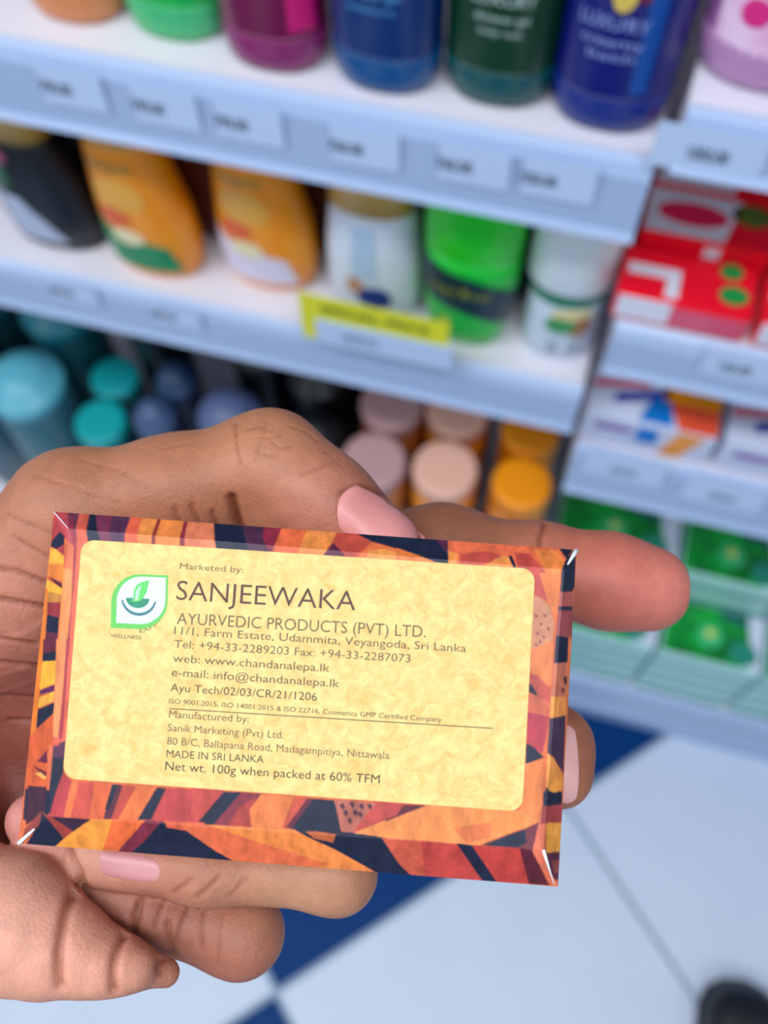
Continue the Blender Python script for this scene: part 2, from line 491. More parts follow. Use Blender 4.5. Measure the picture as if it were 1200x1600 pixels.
for k, (l, col, nm) in enumerate(((b0, BK, 'black shampoo bottle in the back row behind the gold capped black one'), (b1, BR, 'dark brown bottle in the back row behind the green labelled orange bottle'),
                     (b2, BR, 'dark brown bottle in the back row behind the white labelled orange bottle'), (b3, (120, 50, 24), 'reddish brown bottle in the back row behind the pearl white bottle'),
                     (b4, TL, 'dark teal bottle in the back row behind the lime green bottle'), (b5, TL, 'dark teal bottle in the back row behind the milky white bottle'))):
    back_bottle(l.location.x + (0.040, .040, .040, .022, .014, .001)[k], l.location.y + 0.056, col, nm, (.043, .043, .042, .035, .034, .028)[k])

# ---- jars on the low shelf
def jar(x, y, z0, h, r, lid, body, label, group, dome=0.0):
    t = thing('cream_jar', label, 'jar', (x, y, z0), 0, group)
    Form([(0, 0, 0, r * .86, r * .86), (0.004, 0, 0, r * .95, r * .95), (h * .5, 0, 0, r * .99, r * .99), (h - 0.03, 0, 0, r * .97, r * .97), (h - 0.025, 0, 0, r * .9, r * .9), (h - .02, 0, 0, r * .9, r * .9)], 2.0).build('jar_body', mat('jb%d_%d_%d' % body, body, 0.35, coat=0.2), t)
    Form([(h - 0.024, 0, 0, r * .97, r * .97), (h - 0.006, 0, 0, r, r), (h - 0.001, 0, 0, r * .96, r * .96), (h, 0, 0, r * .88, r * .88), (h + dome * .6, 0, 0, r * .7, r * .7), (h + dome, 0, 0, r * .3, r * .3)], 2.0).build('lid', mat('jl%d_%d_%d' % lid, lid, 0.4, coat=0.1), t)
    return t
JG = 'cream jars stacked on the low shelf'
TIER = ('bottom', 'middle', 'top')
def jar_stack(x, y, r, lid, body, nm, ztop=0.75):
    hh = (ztop - LOW) / 3
    for k in range(3):
        jar(x, y, LOW + LIFT + k * (hh + .0003), hh, r, lid, body, '%s, %s of its stack' % (nm, TIER[k]), JG)
for x, nm, lid, body, ys in ((-0.150, 'rosy lidded jar by the black bottles', (190, 150, 150), (190, 110, 40), (0.012, 0.084, 0.156)),
                             (-0.080, 'peach lidded jar between rosy and orange lids', (236, 182, 160), (250, 150, 0), (0.022, 0.095, 0.168)),
                             (0.0, 'orange lidded jar', (250, 150, 0), (226, 130, 0), (0.026, 0.090, 0.154))):
    for k, y in enumerate(ys):
        jar_stack(x + (0.004 if k == 0 and x > -0.14 else 0), y, 0.034 if x < -0.01 else 0.031, lid, body, '%s, %s row' % (nm, ('front', 'second', 'back')[k]))
jar_stack(-0.505, 0.098, 0.030, (0, 156, 160), (4, 70, 76), 'teal lidded jar, farther of two', 0.645)
jar_stack(-0.497, 0.034, 0.031, (0, 164, 166), (4, 70, 76), 'teal lidded jar, nearer of two', 0.645)
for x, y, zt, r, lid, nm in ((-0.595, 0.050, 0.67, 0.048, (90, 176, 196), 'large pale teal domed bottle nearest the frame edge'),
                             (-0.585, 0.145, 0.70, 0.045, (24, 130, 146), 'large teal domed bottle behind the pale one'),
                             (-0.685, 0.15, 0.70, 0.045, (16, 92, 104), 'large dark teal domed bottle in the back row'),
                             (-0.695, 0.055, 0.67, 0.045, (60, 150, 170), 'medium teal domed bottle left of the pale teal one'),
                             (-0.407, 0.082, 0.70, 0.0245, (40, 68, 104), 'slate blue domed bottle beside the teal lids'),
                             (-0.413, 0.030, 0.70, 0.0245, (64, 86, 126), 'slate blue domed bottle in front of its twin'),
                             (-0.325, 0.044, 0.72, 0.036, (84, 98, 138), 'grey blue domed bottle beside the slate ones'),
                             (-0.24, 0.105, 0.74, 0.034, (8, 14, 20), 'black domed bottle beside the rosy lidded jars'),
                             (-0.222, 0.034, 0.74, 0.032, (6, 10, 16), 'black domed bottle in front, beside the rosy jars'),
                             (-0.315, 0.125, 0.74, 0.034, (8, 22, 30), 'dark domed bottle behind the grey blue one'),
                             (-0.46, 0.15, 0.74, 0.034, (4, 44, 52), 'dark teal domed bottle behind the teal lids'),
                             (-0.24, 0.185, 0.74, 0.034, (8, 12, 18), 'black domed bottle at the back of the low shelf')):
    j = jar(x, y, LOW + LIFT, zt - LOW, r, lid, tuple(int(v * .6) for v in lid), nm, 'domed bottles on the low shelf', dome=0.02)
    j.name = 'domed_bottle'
    j['category'] = 'bottle'

# ---- soap boxes
M_paper = mat('white_carton', (226, 226, 240), 0.35, coat=0.3)
def slab(name, pts, z, m, parent, th=0.0005):
    """flat printed shape lying on a level face"""
    n = len(pts)
    vs = [(x, y, z) for x, y in pts] + [(x, y, z + th) for x, y in pts]
    fs = [tuple(range(n))[::-1], tuple(range(n, 2 * n))] + [(i, (i + 1) % n, n + (i + 1) % n, n + i) for i in range(n)]
    return link(name, pymesh(name, vs, fs), m, parent)
def ell(cx, cy, a, b, n=24):
    return [(cx + a * math.cos(2 * PI * i / n), cy + b * math.sin(2 * PI * i / n)) for i in range(n)]
def fslab(name, x0, x1, z0, z1, m, parent, y=0.0):
    return box(name, (x0, y - 0.0006, z0), (x1, y, z1), m, parent)

def red_soap(x, y, z, w, d, h, label, kind, group='red soap cartons'):
    t = thing('soap_carton', label, 'soap box', (x, y, z), 0, group)
    red = mat('soap_red', (244, 6, 40), 0.4)
    pk = mat('soap_pink', (222, 90, 120), 0.3)
    gr = mat('soap_leaf', (30, 150, 70), 0.35)
    box('carton', (0, 0, 0), (w, d, h), red, t, 0.0015)
    if kind == 'low':
        fslab('white_panel', 0.002, w * .42, 0.004, h - .002, M_paper, t)
        fslab('pink_panel', w * .43, w - .002, 0.003, h * .8, pk, t)
        slab('white_swoosh', [(0.004, d * .62), (w * .44, d * .62), (w * .44, 0.003), (w * .34, 0.003), (w * .34, d * .42), (0.004, d * .42)], h, M_paper, t)
        slab('printed_leaf', ell(w * .84, d * .35, .010, .008), h, gr, t)
        slab('printed_leaf', ell(w * .8, d * .8, .008, .007), h, gr, t)
    else:
        slab('white_top', [(0.002, 0.002), (w * .62, 0.002), (w * .72, d - .002), (0.002, d - .002)], h, M_paper, t)
        slab('printed_badge', ell(w * .36, d * .5, w * .27, d * .24), h + .0006, mat('crimson', (232, 30, 84), .35), t)
        slab('printed_leaf', ell(w * .8, d * .7, .014, .010), h, mat('soap_leaf_dark', (90, 110, 40), .4), t)
        fslab('white_mark', w * .5, w * .62, .004, h - .004, M_paper, t)
    return t
for k in range(3):
    x = 0.035 + k * 0.098
    place = ('nearest the gap between units', 'second from the gap', 'third from the gap')[k]
    red_soap(x, 0.001, R2 + LIFT, 0.092, 0.045, 0.028, 'flat red soap carton in front, %s' % place, 'low')
    red_soap(x + 0.006, 0.048, R2 + LIFT, 0.092, 0.044, 0.040, 'white topped red soap carton with oval badge, front one, %s' % place, 'high')
    red_soap(x + 0.008, 0.094, R2 + LIFT, 0.092, 0.044, 0.040, 'white topped red soap carton with oval badge, rear one, %s' % place, 'high')

def care_box(x, y, z, w, d, h, label):
    t = thing('toothpaste_carton', label, 'box', (x, y, z), 0, 'white and blue cartons on the third shelf')
    bl = mat('care_blue', (10, 120, 205), 0.35); orr = mat('care_orange', (236, 84, 50), .35); am = mat('care_amber', (236, 150, 50), .35)
    nv = mat('care_navy', (50, 60, 170), .35); rd = mat('care_red', (214, 70, 100), .35)
    box('carton', (0, 0, 0), (w, d, h), mat('care_white', (206, 214, 236), 0.35, coat=.2), t, 0.0015)
    slab('blue_flash', [(w * .40, d * .05), (w * .66, d * .05), (w * .62, d * .55), (w * .48, d * .6)], h, bl, t)
    slab('red_stripe', [(0.002, d * .55), (w * .45, d * .75), (w * .45, d * .88), (0.002, d * .70)], h, rd, t)
    slab('navy_stripe', [(w * .2, d * .30), (w * .6, d * .62), (w * .6, d * .78), (w * .2, d * .5)], h + .0006, nv, t)
    slab('red_corner', [(w * .70, .001), (w * .99, .001), (w * .99, d * .6), (w * .60, d * .6)], h, orr, t)
    slab('yellow_panel', [(w * .56, d * .55), (w * .99, d * .55), (w * .99, d - .002), (w * .56, d - .002)], h + .0006, mat('care_yellow', (240, 150, 0), .35), t)
    me = pymesh('amber_bar', [(w * .62, -.0006, .002), (w * .78, -.0006, .002), (w * .92, -.0006, h - .002), (w * .72, -.0006, h - .002), (w * .62, 0.0002, .002), (w * .78, 0.0002, .002), (w * .92, 0.0002, h - .002), (w * .72, 0.0002, h - .002)],
                [(0, 1, 2, 3), (7, 6, 5, 4), (0, 4, 5, 1), (1, 5, 6, 2), (2, 6, 7, 3), (3, 7, 4, 0)])
    link('amber_bar', me, am, t)
    fslab('blue_patch', w * .42, w * .58, h * .35, h * .85, bl, t)
    fslab('violet_stripe', w * .1, w * .38, h * .55, h * .75, mat('care_violet', (130, 100, 170), .35), t)
    return t
for k in range(3):
    x = 0.040 + k * 0.116
    place = ('nearest the gap between units', 'second from the gap between units', 'third from the gap between units')[k]
    care_box(x, 0.004, R3 + LIFT, 0.110, 0.048, 0.042, 'white carton with blue and orange print, front row, %s' % place)
    care_box(x + .003, 0.054, R3 + LIFT, 0.110, 0.048, 0.042, 'white carton with blue and orange print, second row, %s' % place)

def green_soap(x, y, z, w, d, h, label):
    t = thing('soap_pack', label, 'soap box', (x, y, z), 0, 'green and white soap packs on the bottom shelf')
    box('carton', (0, 0, 0), (w, d, h), mat('green_pack_side', (176, 224, 222), 0.35, coat=.2), t, 0.002)
    n = 2
    for q in range(n):
        fslab('teal_edge', .002, w - .002, h * (q + .02) / n, h * (q + .30) / n, mat('pack_teal', (30, 140, 130), .35), t)
    slab('green_top', [(.002, .002), (w * .80, .002), (w * .86, d * .5), (w * .80, d - .002), (.002, d - .002)], h, mat('pack_green', (0, 170, 60), .35, rgb2=(0, 90, 28), nscale=28), t)
    slab('white_end', [(w * .88, .002), (w - .002, .002), (w - .002, d - .002), (w * .82, d - .002), (w * .87, d * .5)], h, mat('pack_white', (214, 220, 242), .35), t)
    slab('printed_bubble', ell(w * .46, d * .45, .017, .016), h + .0006, mat('pack_mint', (60, 190, 120), .35), t)
    slab('printed_flower', ell(w * .46, d * .5, .006, .006, 8), h + .0012, mat('pack_flower', (214, 220, 110), .35), t)
    slab('printed_badge', ell(w * .80, d * .28, .018, .016), h + .0012, mat('pack_badge', (40, 140, 120), .35), t)
    slab('printed_band', [(w * .52, d * .82), (w * .82, d * .72), (w * .82, d * .95), (w * .56, d * .97)], h + .0012, mat('pack_darkteal', (10, 96, 90), .35), t)
    return t
for cx, ww, place in ((0.222, 0.126, 'second column from the gap'), (0.066, 0.150, 'first column from the gap'), (0.354, 0.126, 'third column from the gap')):
    for row, (yy, top) in enumerate(((0.001, 2), (0.078, 3), (0.155, 4))):
        for lv in range(top):
            green_soap(cx - 0.006 * row, yy, R4 + LIFT + 0.0805 * lv, ww, 0.076, 0.080,
                       'green and white soap pack, %s row, %s, %s' % (('front', 'middle', 'back')[row], ('bottom', 'second up', 'third up', 'fourth up')[lv], place))

# ------------------------------------------------------------------ shoe on the floor
def shoe():
    t = thing('shoe', 'black rounded shoe toe on the white floor tiles', 'shoe', (0.500, -0.31, 0))
    k = [(0.0, 0.0), (0.030, -0.006), (0.052, -0.022), (0.061, -0.05), (0.060, -0.09), (0.052, -0.14), (0.046, -0.19), (0.046, -0.24), (0.036, -0.272), (0.0, -0.282)]
    out = k + [(-x, y) for x, y in k[-2:0:-1]]
    n = len(out)
    def stack(levels):
        vs, fs = [], []
        for z, s in levels:
            for x, y in out:
                vs.append((x * s, -0.12 + (y + 0.12) * s, z))
        for j in range(len(levels) - 1):
            for i in range(n):
                fs.append((j * n + i, j * n + (i + 1) % n, (j + 1) * n + (i + 1) % n, (j + 1) * n + i))
        fs.append(tuple(range(n))[::-1])
        fs.append(tuple((len(levels) - 1) * n + i for i in range(n)))
        me = pymesh('shoe_part', vs, fs)
        bm = bmesh.new(); bm.from_mesh(me); bmesh.ops.recalc_face_normals(bm, faces=bm.faces[:]); bm.to_mesh(me); bm.free()
        return me
    blk = mat('black_leather', (12, 14, 22), 0.45)
    link('sole', stack([(0.0, 0.97), (0.004, 1.0), (0.020, 1.0), (0.022, .98)]), mat('rubber', (16, 16, 20), .7), t)
    up = link('upper', stack([(0.022, .97), (0.035, .965), (0.052, .93), (0.066, .86), (0.075, .74), (0.080, .55)]), blk, t, smooth=True)
    Form([(0.06, 0, -0.205, 0.040, 0.062), (0.09, 0, -0.208, 0.040, 0.058), (0.115, 0, -0.212, 0.040, 0.055), (0.118, 0, -0.212, 0.036, 0.05)], 2.2).build('collar', blk, t)
    for q in range(4):
        Form([(0.076 + q * .004, 0, -0.10 - q * .022, 0.020, 0.003), (0.083 + q * .004, 0, -0.10 - q * .022, 0.018, 0.003)], 2).build('lace', mat('lace', (20, 22, 28), .8), t)
shoe()

